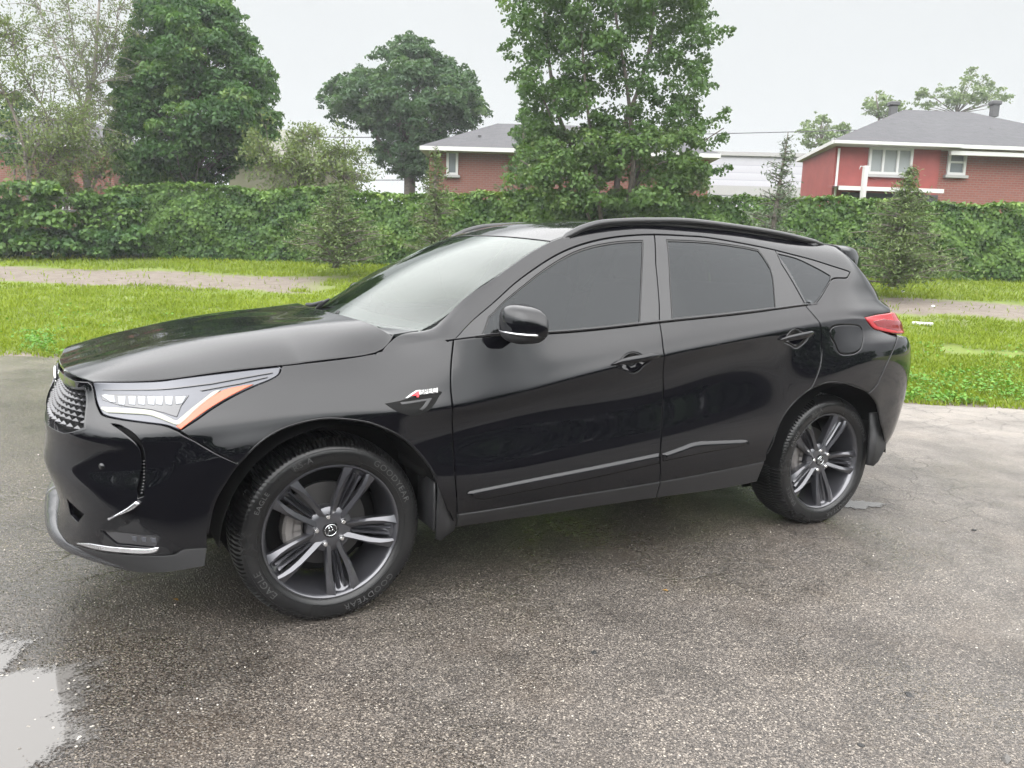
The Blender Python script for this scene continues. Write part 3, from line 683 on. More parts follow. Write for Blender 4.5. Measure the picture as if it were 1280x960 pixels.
# ---- hood, windshield, roof, spoiler, tailgate glass: lofts right across the car
def across(rows, **kw):
    """rows of (x, w, z) from the near edge to the centre line -> full width surface"""
    G = []
    for r_ in rows:
        near = [(x, -w, z) for x, w, z in r_]; far = [(x, w, z) for x, w, z in r_[:-1]][::-1]; G.append(near + far)
    return Surf(G, **kw)
s1top = lambda x: tuple(np.abs(q) * [np.sign(q[0]), 1, 1] for q in [S1.ev(np.array([[np.interp(x, S1.P[3:10, -1, 0], S1.uk[3:10]), V1]]))[0]])[0]
def he(x): q = s1top(x); return (q[0], q[1] - .001, q[2] + .001)
S3 = across([
    [he(-2.155), (-2.195, .54, .958), (-2.226, .44, .960), (-2.232, .42, .961), (-2.262, .2, .955), (-2.272, 0, .952)],
    [he(-2.07), (-2.085, .575, .984), (-2.10, .465, .997), (-2.102, .445, .999), (-2.11, .2, 1.001), (-2.113, 0, 1.001)],
    [he(-1.953), (-1.953, .60, 1.007), (-1.953, .475, 1.031), (-1.953, .455, 1.034), (-1.95, .2, 1.042), (-1.95, 0, 1.044)],
    [he(-1.74), (-1.74, .63, 1.042), (-1.74, .495, 1.074), (-1.74, .475, 1.077), (-1.74, .2, 1.087), (-1.74, 0, 1.089)],
    [he(-1.50), (-1.50, .65, 1.070), (-1.50, .51, 1.107), (-1.50, .49, 1.110), (-1.50, .22, 1.119), (-1.50, 0, 1.121)],
    [he(-1.30), (-1.30, .66, 1.090), (-1.30, .525, 1.126), (-1.30, .505, 1.129), (-1.30, .25, 1.137), (-1.30, 0, 1.139)],
    [(-1.175, .782, 1.050), (-1.20, .655, 1.110), (-1.22, .53, 1.137), (-1.222, .51, 1.139), (-1.25, .25, 1.147), (-1.26, 0, 1.149)],
    [(-1.103, .742, 1.110), (-1.13, .62, 1.133), (-1.165, .52, 1.146), (-1.168, .50, 1.147), (-1.205, .25, 1.156), (-1.22, 0, 1.158)]], dens=(90, 120))
a, b, c, d = S3.uk[0], S3.uk[-1], S3.vk[0], S3.vk[-1]
rect = lambda S, e=0.: np.array([[S.uk[0] + e, S.vk[0] + e], [S.uk[-1] - e, S.vk[0] + e], [S.uk[-1] - e, S.vk[-1] - e], [S.uk[0] + e, S.vk[-1] - e]])
g = Geo(); panel(g, S3, rect(S3), gap=.0025, edge=.006, drop=.002, depth=.03, du=.03, dv=.012); g.build('hood', M['paint'], car)
e2 = lambda u: S2.ev(np.array([[u, V2]]))[0]
def wrow(u, cx, cz, k=.035):
    q = e2(u); w = -q[1]; x, z = q[0], q[2]
    f = lambda s: (cx + (x - cx) * s * s, w * s, cz + (z - cz) * s * s)
    return [f(1), f(.8), f(.5), f(.25), f(0)]
uA = np.interp(-1.0, S2.P[:, -1, 0], U2); uH = np.interp(-.325, S2.P[:, -1, 0], U2)
ts = np.linspace(0, 1, 6); S4 = across([wrow(uA + (uH - uA) * t, -1.17 + (.78) * t, 1.115 + .405 * t + .035 * math.sin(math.pi * t)) for t in ts], dens=(60, 60))
g = Geo(); panel(g, S4, rect(S4), gap=.004, edge=.004, lift=-.002, depth=.005, du=.05, dv=.03)
ws = g.build('windshield', M['screen'], car)
g = Geo(); r0 = rect(S4, .003); r1 = rect(S4, .035)
panel(g, S4, r0, [r1], gap=0, edge=.002, lift=-.009, depth=.002, du=.05, dv=.03); g.build('glass_border', M['rubber'], ws)
xs = [-.325, -.16, .0, .25, .55, .9, 1.27, 1.5, 1.58]; zc = [1.522, 1.572, 1.604, 1.622, 1.633, 1.622, 1.592, 1.563, 1.552]; xc = [-.40, -.22, -.03, .24, .55, .9, 1.27, 1.5, 1.58]
S5 = across([wrow(uH, -.39, 1.52)] + [[(lambda s: (a_[0] * s * s + x * (1 - s * s), -a_[1] * s, z + (a_[2] - z) * s ** 2.6))(s) for s in (1, .8, .5, .25, 0)] for a_, x, z in [(e2(np.interp(q, S2.P[:, -1, 0], U2)), x, z) for q, x, z in list(zip(xs, xc, zc))[1:]]], dens=(60, 60))
g = Geo(); panel(g, S5, rect(S5), gap=.002, depth=.02, du=.05, dv=.03); g.build('roof', M['paint'], car)
S6 = across([
    [(1.615, .614, 1.485), (1.59, .602, 1.527), (1.575, .52, 1.543), (1.57, .25, 1.553), (1.57, 0, 1.556)],
    [(1.70, .612, 1.43), (1.70, .584, 1.524), (1.70, .50, 1.538), (1.70, .25, 1.546), (1.70, 0, 1.548)],
    [(1.80, .583, 1.404), (1.81, .546, 1.514), (1.81, .47, 1.527), (1.82, .25, 1.533), (1.82, 0, 1.535)],
    [(1.895, .530, 1.404), (1.897, .502, 1.494), (1.905, .45, 1.506), (1.93, .25, 1.510), (1.94, 0, 1.511)]], dens=(40, 60))
g = Geo(); panel(g, S6, rect(S6), gap=.001, edge=.006, drop=.002, depth=.03, du=.03, dv=.02); g.build('spoiler', M['paint'], car)
def lastrow(f):
    b_, t_ = S2.P[-1, 0], S2.P[-1, -1]; return b_ + (t_ - b_) * f
S7 = across([
    [(1.72, .598, 1.42), (1.80, .35, 1.47), (1.82, 0, 1.48)],
    [(1.815, .65, 1.318), (1.93, .40, 1.335), (1.96, 0, 1.34)],
    [(1.868, .69, 1.228), (1.98, .42, 1.215), (2.05, 0, 1.205)]], dens=(30, 30))
g = Geo(); panel(g, S7, rect(S7), gap=.002, du=.05, dv=.03); g.build('rear_glass', M['gloss'], car)
# ---- dark inner shell behind the shut lines and wheel wells
g = Geo(); nu, nv = 150, 24; uu = np.linspace(UC, UE, nu); vv = np.linspace(0.01, V1 - .006, nv); Uv = np.array([[u, v] for u in uu for v in vv])
Pn = S1.ev(Uv) - S1.nor(Uv) * .040; f = []
for i in range(nu - 1):
    for j in range(nv - 1):
        q = [i * nv + j, i * nv + j + 1, (i + 1) * nv + j + 1, (i + 1) * nv + j]; c = Pn[q].mean(0)
        if min(math.hypot(c[0] - 1.375, c[2] - .37), math.hypot(c[0] + 1.375, c[2] - .37)) < .55: continue
        f.append(q)
g.add(Pn, f); both(g, 'inner_shell', M['dark'])
for sx in (-1, 1):
    g = Geo(); ps = [(math.cos(t) * .425, math.sin(t) * .425) for t in np.linspace(.02, math.pi - .02, 28)]
    vv = []
    for x, z in ps: vv += [(sx * 1.375 + x, -.885, .37 + z), (sx * 1.375 + x, -.52, .37 + z)]
    g.add(vv, [(2 * i, 2 * i + 1, 2 * i + 3, 2 * i + 2) for i in range(27)])
    k = 56; g.add([(sx * 1.375 - .30, -.52, .16), (sx * 1.375 + .30, -.52, .16)] + [(sx * 1.375 + x, -.52, .37 + z) for x, z in ps], [tuple(range(30))])
    both(g, 'wheel_arch_liner', M['dark'])
g = Geo(); box(g, (0, 0, .31), (4.1, 1.0, .07), bev=.03); box(g, (0, 0, .345), (1.7, 1.66, .05), bev=.02)
g.build('underbody', M['dark'], car)
# ---- wheel arch edge (thin rolled lip)
for A_, i0, i1 in ((ARCH_F, 1, 15), (ARCH_R, 2, 13)):
    g = Geo(); uvp = sm(*p1(*A_[i0:i1])); P = S1.ev(uvp) - S1.nor(uvp) * .006; tube(g, P, .006, 8)
    both(g, 'arch_lip', M['paint'])
# ---- roof rails
g = Geo(); RT_ = [(702, 294.5), (712, 289), (724, 283), (740, 277.7), (757, 274.6), (790, 272.6), (817.8, 272.3), (860, 273), (912, 279), (968, 287.6), (1008, 296.8), (1030, 303)]
top = np.array([at_y(x, y, .605) for x, y in RT_]); top = catmull(top, 5); top[:, 1] = np.interp(top[:, 0], [-.3, .2, .9, 1.5], [-.618, -.592, -.590, -.602])
rad = np.full(len(top), .0165); rad[:4] *= [.35, .6, .8, .95]; rad[-4:] *= [.95, .8, .6, .35]
tube(g, top - [0, 0, .013], rad, 10, squash=(1.15, .95))
for i in (3, len(top) - 4):
    P = top[i]; tube(g, [P + [-.03, 0, -.03], P + [0, 0, -.03], P + [.03, 0, -.03]], [.012, .02, .012], 8)
low = np.array([e2(np.interp(x, S2.P[:, -1, 0], U2)) for x in np.linspace(-.22, 1.46, 40)]) + [0, .004, .001]
both(g, 'roof_rail', M['satin'])
g = Geo(); tube(g, low, .009, 8); both(g, 'roof_ditch_trim', M['rubber'])
# ---- side mirror
def mirror_side():
    ys = np.linspace(-1, 1, 18); out = []
    c = np.array([-.652, -.995, 1.163]); hx, hy, hz = .088, .116, .076
    n = 28; V = []
    for s in ys:
        w = (1 - abs(s) ** 3.4) ** .5 if abs(s) < 1 else .0; w = max(w, .02)
        for k in range(n):
            t = 2 * math.pi * k / n; ct, st = math.cos(t), math.sin(t); e = .62
            x = hx * math.copysign(abs(ct) ** e, ct); z = hz * math.copysign(abs(st) ** e, st)
            if x > 0: x *= .55                                  # flat glass side looks back
            x -= .02 * (1 - s) * .5; taper = 1 - .13 * (s < 0) * abs(s)
            V.append(c + [x * w * (1 - .10 * max(0, -s)) + .03 * max(0, -s), s * hy, z * w * taper + .006 * s])
    F = []
    for i in range(len(ys) - 1):
        for k in range(n): k2 = (k + 1) % n; F.append((i * n + k, i * n + k2, (i + 1) * n + k2, (i + 1) * n + k))
    F.append(list(range(n))[::-1]); F.append(list(range((len(ys) - 1) * n, len(ys) * n)))
    return np.array(V), F, c
V, F, mc = mirror_side()
g = Geo(); capf = []; lowf = []
for q in F: (capf if V[list(q)].mean(0)[2] > mc[2] - .030 else lowf).append(q)
g.add(V, capf); mir = both(g, 'side_mirror', M['paint'])
g = Geo(); g.add(V, lowf)
tube(g, [mc + [.02, .09, -.06], mc + [.045, .115, -.075], mc + [.06, .155, -.085]], [.034, .034, .036], 10, squash=(1, .7))
for o, q in zip(mir, (g, g.mirrored())): q.build('mirror_base', M['plastic'], o)
g = Geo(); ring = [mc + np.array([-.0895 * math.cos(t) * .99 - .004, -.124 * math.sin(t) + .004, -.030 - .002 * t]) for t in np.linspace(-.55, 1.45, 16)]
tube(g, ring, .0048, 6); 
for o, q in zip(mir, (g, g.mirrored())): q.build('mirror_indicator', M['silver'], o)
g = Geo(); box(g, mc + [.040, .0, .002], (.006, .11, .070), bev=.002)
for o, q in zip(mir, (g, g.mirrored())): q.build('mirror_glass', M['chrome'], o)
# ---- door handles
def handle(P):
    g = Geo(); c = []
    uv = p1(*P); B = S1.ev(uv); N = S1.nor(uv); n = len(P)
    so = [.004, .020, .030, .032, .030, .022, .005]; hh = [.004, .013, .016, .016, .016, .013, .006]
    L = catmull(np.array([b + m * o for b, m, o in zip(B, N, so)]), 4); H = np.interp(np.linspace(0, n - 1, len(L)), range(n), hh)
    T = np.gradient(L, axis=0); T /= np.linalg.norm(T, axis=1, keepdims=True); Nm = np.array([N[0]] * len(L)); Bz = np.cross(Nm, T); Bz *= np.sign(Bz[:, 2:3])
    prof = [(-1, 0), (-.8, .55), (0, .85), (.45, .9), (.95, .45), (1, 0), (.7, -.5), (-.7, -.5)]; k = len(prof); v = []
    for i in range(len(L)):
        for a, b in prof: v.append(L[i] + Bz[i] * H[i] * a + Nm[i] * .010 * b)
    f = [(i * k + j, i * k + (j + 1) % k, (i + 1) * k + (j + 1) % k, (i + 1) * k + j) for i in range(len(L) - 1) for j in range(k)]
    f += [list(range(k))[::-1], list(range((len(L) - 1) * k, len(L) * k))]
    g.add(v, f); return g
for dr, P in ((fd, [(765, 456), (774, 453.5), (785, 451.5), (797, 449.5), (809, 447), (818, 446), (825, 444.5)]), (rd, [(974, 424.5), (981, 422.5), (990, 420.5), (998, 419), (1006, 417.5), (1011, 416.5), (1016.5, 416)])):
    g = handle(P)
    for o, q in ((dr[0], g), (dr[1], g.mirrored())): q.build('door_handle', M['paint'], o)
# ---- fender badge, with its lettering
def text_geo(body, size=1., extrude=.05, spacing=1.0):
    cu = bpy.data.curves.new('t', 'FONT'); cu.body = body; cu.size = size; cu.extrude = extrude; cu.align_x = 'CENTER'; cu.align_y = 'CENTER'; cu.space_character = spacing; cu.resolution_u = 3
    o = bpy.data.objects.new('t', cu); COL.objects.link(o); dg = bpy.context.evaluated_depsgraph_get(); dg.update()
    me = o.evaluated_get(dg).to_mesh(); v = np.array([q.co[:] for q in me.vertices]); f = [list(p.vertices) for p in me.polygons]
    o.evaluated_get(dg).to_mesh_clear(); bpy.data.objects.remove(o); bpy.data.curves.remove(cu); return v, f
g = Geo(); panel(g, S1, p1((506.5, 497.8), (513, 492.5), (520, 488), (547, 484.8), (547, 490.8), (525, 493.5), (518, 492.5), (509, 498)), gap=0, edge=.001, lift=.004, depth=.005, drop=.0005)
fbad = both(g, 'fender_badge', M['white'])
g = Geo(); panel(g, S1, p1((513.5, 495), (521.5, 489.2), (523.3, 489.2), (523.5, 494.6), (523, 496.8), (520.3, 496.8), (520, 494.8)), gap=0, edge=.0008, lift=.0055, depth=.004, drop=.0004)
for o, q in zip(fbad, (g, g.mirrored())): q.build('red_letter', M['badge_red'], o)
A0, A1, A2 = [S1.ev(p1(q))[0] for q in ((525, 490.6), (545.5, 488), (535, 486.2))]; Nn = S1.nor(p1((535, 489)))[0]
ax = (A1 - A0); Lw = np.linalg.norm(ax); ax /= Lw; ay = np.cross(Nn, ax); ay *= np.sign(ay[2]); ctr = (A0 + A1) / 2
for o, sgn in zip(fbad, (1, -1)):
    v, f = text_geo('SPEC', 1., .03); v = v / (v[:, 0].max() - v[:, 0].min()) * Lw * .95; v[:, 1] *= .95
    W = ctr + v[:, :1] * ax + v[:, 1:2] * ay + Nn * (.0048 + v[:, 2:3] * .2)
    if sgn < 0: W = (ctr - v[:, :1] * ax + v[:, 1:2] * ay + Nn * (.0048 + v[:, 2:3] * .2)) * [1, -1, 1]
    g = Geo(); g.add(W, f); g.build('badge_lettering', M['ink'], o, smooth=False)
# ---- mud flaps
def flap(P, w, inner):
    o = np.array([at_y(x, y, w) for x, y in P]); g = Geo(); n = len(o); th = .016
    v = np.concatenate([o, o + [0, th, 0]]); f = [list(range(n)), list(range(n, 2 * n))[::-1]] + [(i, n + i, n + (i + 1) % n, (i + 1) % n) for i in range(n)]
    g.add(v, f)
    c = inner; box(g, c, (.012, .17, .20), bev=.003); return g
g = flap([(547, 594.5), (552, 598), (561, 618), (569.5, 641), (570.5, 652), (568, 663), (551, 676), (545.5, 674), (546.5, 640), (548, 615)], .905, (-.985, -.81, .43))
both(g, 'mud_flap', M['satin'])
g = flap([(1089, 516.6), (1100, 516), (1105, 526), (1108, 541), (1107, 560), (1098, 577), (1092, 582.5), (1084.5, 581.5), (1088, 555), (1089, 535)], .885, (1.765, -.79, .45))
both(g, 'mud_flap', M['plastic'])
# ---- wipers and cowl
def onx(px, py, x): d = ray(px, py); return CAM + d * ((x - CAM[0]) / d[0])
for arm_, blade in ((((421, 390), (425, 394), (433, 403)), ((426, 395.5), (438, 400.5), (453, 406.5))), (((384, 381), (392, 381), (404, 377)), ((395, 387), (402, 380), (411, 374)))):
    g = Geo(); xx = -1.13; tube(g, [onx(*q, xx + .012 * k) for k, q in enumerate(arm_)], [.012, .012, .008], 6); tube(g, [onx(*q, xx + .015 + .01 * k) for k, q in enumerate(blade)], [.010, .012, .006], 6); g.build('wiper', M['plastic'], car)
g = Geo(); c0, c1 = [], []
for y in np.linspace(-.735, .735, 25):
    f_ = (abs(y) / .74) ** 2; c0.append((-1.215 + .105 * f_, y, 1.147 - .042 * f_)); c1.append((-1.13 + .16 * f_, y, 1.128 - .005 * f_))
g.add(c0 + c1, [(i, i + 1, 26 + i, 25 + i)[::-1] for i in range(24)]); g.build('cowl_panel', M['gloss'], car)
# ---- cabin
g = Geo(); pts = np.linspace(-.72, .72, 9)
tube(g, [(-.86 - .06 * (1 - (y / .72) ** 2), y, 1.0) for y in pts], .13, 12); g.build('dashboard', M['cloth'], car)
for y in (-.38, .38):
    g = Geo(); box(g, (-.10, y, .72), (.52, .5, .16), bev=.05); box(g, (.20, y, 1.02), (.14, .48, .62), np.array([[math.cos(.3), 0, math.sin(.3)], [0, 1, 0], [-math.sin(.3), 0, math.cos(.3)]]), bev=.05); box(g, (.32, y, 1.38), (.1, .26, .17), bev=.04); g.build('front_seat', M['cloth'], car)
g = Geo(); box(g, (.95, 0, .72), (.5, 1.3, .16), bev=.05); box(g, (1.22, 0, 1.0), (.14, 1.3, .6), bev=.05); g.build('rear_seat', M['cloth'], car)
g = Geo(); ring = [(-.58 + .06 * math.sin(t), -.38 + .185 * math.cos(t), 1.02 + .175 * math.sin(t)) for t in np.linspace(0, 2 * math.pi, 28)]; tube(g, ring, .014, 8, caps=False); tube(g, [(-.58, -.56, 1.02), (-.60, -.38, 1.02), (-.58, -.2, 1.02)], .02, 6); g.build('steering_wheel', M['cloth'], car)
g = Geo(); box(g, (.1, 0, .55), (2.2, 1.6, .05)); box(g, (.75, 0, 1.50), (1.3, 1.0, .01)); g.build('cabin_lining', M['dark'], car)
# ================================================================== WHEELS (axis along Y, outer face towards -Y)
def wheel_parts():
    out = {}
    # tyre: lathe profile (radius, y), treaded shoulder
    R0 = .366; hw = .1275
    prof = [(.262, -.098), (.268, -.112), (.276, -.121), (.292, -.1265), (.308, -.128), (.322, -.1262), (.336, -.1215), (.346, -.115), (.353, -.107), (.3575, -.098), (.3615, -.084), (.3645, -.060), (.366, -.03),
            (.366, .03), (.3645, .060), (.3615, .084), (.353, .107), (.336, .1215), (.30, .128), (.268, .112), (.262, .098)]
    n = 480; v = []; m = len(prof)
    for k in range(n):
        t = 2 * math.pi * k / n; c, s = math.cos(t), math.sin(t); ph = k % 4
        for i, (r, y) in enumerate(prof):
            d = 0
            if 8 <= i <= 11 and ph == 0: d = .009
            if i in (12, 13) and ph == 2: d = .007
            if i in (7,) and ph == 0: d = .0045
            v.append(((r - d) * c, y, (r - d) * s))
    f = [(k * m + i, ((k + 1) % n) * m + i, ((k + 1) % n) * m + i + 1, k * m + i + 1) for k in range(n) for i in range(m - 1)]
    # circumferential grooves
    v = np.array(v).reshape(n, m, 3); flat = v.reshape(-1, 3)
    g = Geo(); g.add(flat, f)
    for r in (.2885, .3305):                                    # raised rings on the sidewall
        yb = np.interp(r, [p[0] for p in prof[:12]], [p[1] for p in prof[:12]])
        lathe(g, [(r - .0016, yb + .001), (r - .0008, yb - .0012), (r + .0008, yb - .0012), (r + .0016, yb + .001)], 96)
    out['tyre'] = (g, M['tyre'], 35)
    # sidewall lettering
    letters = out['letters'] = []
    def arc_text(body, ang, h, rr):
        vv, ff = text_geo(body, 1., .02, 1.12); sc_ = h / .72; vv = vv * sc_; r = rr + vv[:, 1]; a = ang - vv[:, 0] * 1.15 / rr
        y = np.interp(r, [p[0] for p in prof[:12]], [p[1] for p in prof[:12]]) - .0012 - vv[:, 2] * .2
        # seen from -Y, +x is to the right
        g = Geo(); g.add(np.stack([r * np.cos(a), y, r * np.sin(a)], 1), ff); letters.append(g)
    arc_text('GOODYEAR', R(38), .024, .309); arc_text('GOODYEAR', R(-62), .024, .309); arc_text('EAGLE', R(212), .026, .309); arc_text('RS-A', R(112), .022, .309); arc_text('EAGLE', R(150), .018, .309)
    # rim barrel
    g = Geo()
    lathe(g, [(.2655, -.098), (.2690, -.103), (.2695, -.108), (.2672, -.1115), (.2630, -.112), (.2585, -.1085), (.2535, -.100), (.2480, -.086), (.2405, -.055), (.230, -.01), (.222, .06), (.238, .10), (.262, .10)], 120)
    out['rim'] = (g, M['rimgrey'], 40)
    # spokes
    g = Geo()
    def blade(path, wid, dep, crest, mi=0):
        """path [(r, ang, y)], width along the tangent, ridge offset crest (-1..1) decides where the facet edge runs"""
        P = []; rows = []
        for (r, a, y), w, d, cr in zip(path, wid, dep, crest):
            c = np.array([r * math.cos(a), y, r * math.sin(a)]); tx = np.array([-math.sin(a), 0, math.cos(a)])
            rows.append([c - tx * w / 2 + [0, .014, 0], c - tx * w * .46 + [0, .004, 0], c + tx * w * cr * .5 + [0, -.004, 0], c + tx * w * .46 + [0, .004, 0], c + tx * w / 2 + [0, .014, 0], c + tx * w * .36 + [0, d, 0], c - tx * w * .36 + [0, d, 0]])
        k = 7; v = np.array(rows).reshape(-1, 3); nr = len(rows)
        f = [(i * k + j, i * k + (j + 1) % k, (i + 1) * k + (j + 1) % k, (i + 1) * k + j) for i in range(nr - 1) for j in range(k)]
        f += [list(range(k))[::-1], list(range((nr - 1) * k, nr * k))]
        g.add(v, [q[::-1] for q in f], None, mi)
    for s in range(5):
        a0 = R(SPOKE0 + 72 * s)
        for sg in (-1, 1):
            # outer blade: leaves the hub almost radially, flares to the rim pad
            path = [(.050, a0 + sg * .38, -.074), (.085, a0 + sg * .285, -.082), (.125, a0 + sg * .262, -.089), (.165, a0 + sg * .246, -.096), (.205, a0 + sg * .222, -.103), (.238, a0 + sg * .200, -.107), (.262, a0 + sg * .190, -.106)]
            blade(path, [.025, .0245, .025, .027, .031, .037, .046], [.045, .045, .043, .04, .036, .03, .02], [sg * .55, sg * .5, sg * .4, sg * .25, sg * .0, -sg * .35, -sg * .6])
            # thin inner rib of the slit
            path = [(.088, a0 + sg * .10, -.070), (.13, a0 + sg * .090, -.078), (.17, a0 + sg * .074, -.085), (.21, a0 + sg * .058, -.092), (.238, a0 + sg * .060, -.098)]
            blade(path, [.011, .0105, .0105, .012, .018], [.04, .035, .03, .026, .02], [0, 0, 0, 0, 0])
        # web at the bottom of the pocket and pad at the rim
        path = [(.070, a0, -.060), (.11, a0, -.055), (.16, a0, -.058), (.215, a0, -.072), (.245, a0, -.090), (.262, a0, -.100)]
        blade(path, [.050, .026, .024, .038, .070, .100], [.03, .03, .03, .025, .02, .012], [0] * 6)
    lathe(g, [(.0, -.078), (.040, -.078), (.056, -.0775), (.078, -.074), (.090, -.066), (.094, -.050), (.09, -.01), (.07, .03), (.0, .03)], 60)
    out['spokes'] = (g, M['rimgrey'], 28)
    g = Geo(); lathe(g, [(0, -.0835), (.026, -.0832), (.0305, -.0815), (.0315, -.078)], 36, mi=0)
    out['hub_cap'] = (g, M['gloss'], 40)
    g = Geo(); caliper_mark(g, .0235, .0022, (0, -.0845, 0), np.array([math.cos(.25), 0, math.sin(.25)]), np.array([-math.sin(.25), 0, math.cos(.25)]), np.array([0, -1., 0]))
    out['hub_emblem'] = (g, M['chrome'], None)
    g = Geo(); lathe(g, [(.0, .012), (.16, .012), (.168, .014), (.168, .034), (.16, .036), (0, .036)], 72); lathe(g, [(.0, -.03), (.075, -.03), (.082, -.02), (.082, .012)], 40)
    out['brake_disc'] = (g, M['disc'], 30)
    g = Geo(); lathe(g, [(0, .085), (.219, .085), (.219, .09), (0, .09)], 40); out['dust_shield'] = (g, M['dark'], 30)
    return out
SPOKE0 = 64.
def build_wheel(name, loc, flip=False, cal=R(180)):
    w = empty(name, loc, math.pi if flip else 0., car)
    ob = {}
    for k in ('tyre', 'rim', 'brake_disc', 'dust_shield'):
        g, m, a = WP[k]; ob[k] = g.build(k, m, w, angle=a)
    for k, p in (('spokes', 'rim'), ('hub_cap', 'rim'), ('hub_emblem', 'rim')):
        g, m, a = WP[k]; ob[k] = g.build(k, m, w if False else ob[p], angle=a)
    for g in WP['letters']: g.build('tyre_lettering', M['tyre_ink'], ob['tyre'], smooth=False)
    g = Geo()
    for r_, s in ((.125, .03), (.150, .028)):
        for da in (-.26, 0, .26):
            a = cal + da; box(g, (r_ * math.cos(a), -.012, r_ * math.sin(a)), (.052, .075, .06), np.array([[math.cos(a), 0, -math.sin(a)], [0, 1, 0], [math.sin(a), 0, math.cos(a)]]), bev=.010)
    g.build('brake_caliper', M['caliper'], w, angle=35)
    for s in range(5):
        a = R(SPOKE0 + 36 + 72 * s + 2); g = Geo(); c, sn = .057 * math.cos(a), .057 * math.sin(a)
        lathe(g, [(.0, -.0935), (.007, -.093), (.0105, -.089), (.0118, -.083), (.0125, -.07)], 12, center=(c, 0, sn)); g.build('lug_nut', M['lug'], w, angle=30)
    return w
WP = wheel_parts()
w1 = build_wheel('wheel', (-1.375, -.704, .356), cal=R(172))
w2 = build_wheel('wheel', (1.375, -.710, .356), cal=R(175))
for x, y in ((-1.375, .704), (1.375, .710)):
    c = copy_tree(w1, car); c.location = (x, y, .356); c.rotation_euler.z = math.pi
# ================================================================== THE PLACE
QN = np.array([.612, .791]); QD = np.array([.791, -.612])           # across / along the edge of the lot
def TZ(q): 
    s = np.clip((np.asarray(q, float) - 4.3) / 11.2, 0, 1.12); return 1.05 * (s - .03 * np.exp(-s * 18) + .03 * (s <= 0)) * (s > 0)
def qt(q, t): q = np.asarray(q, float); t = np.asarray(t, float); return np.stack([q * QN[0] + t * QD[0], q * QN[1] + t * QD[1]], -1)
def ground(px, py):
    d = ray(px, py)
    for s in np.linspace(1.5, 40, 4000):
        P = CAM + d * s
        if P[2] <= float(TZ(P[:2] @ QN)): return P
    return P
def at_q(px, py, q):
    d = ray(px, py); s = (q - CAM[:2] @ QN) / (d[:2] @ QN); return CAM + d * s
def fnoise(x, y, s=1.): return (np.sin(x * 1.7 * s + 1.3 * np.sin(y * 2.3 * s)) + np.sin(y * 1.9 * s + 2.1 * np.sin(x * 1.1 * s + .7)) + .5 * np.sin(x * 4.3 * s + y * 3.7 * s)) / 2.5

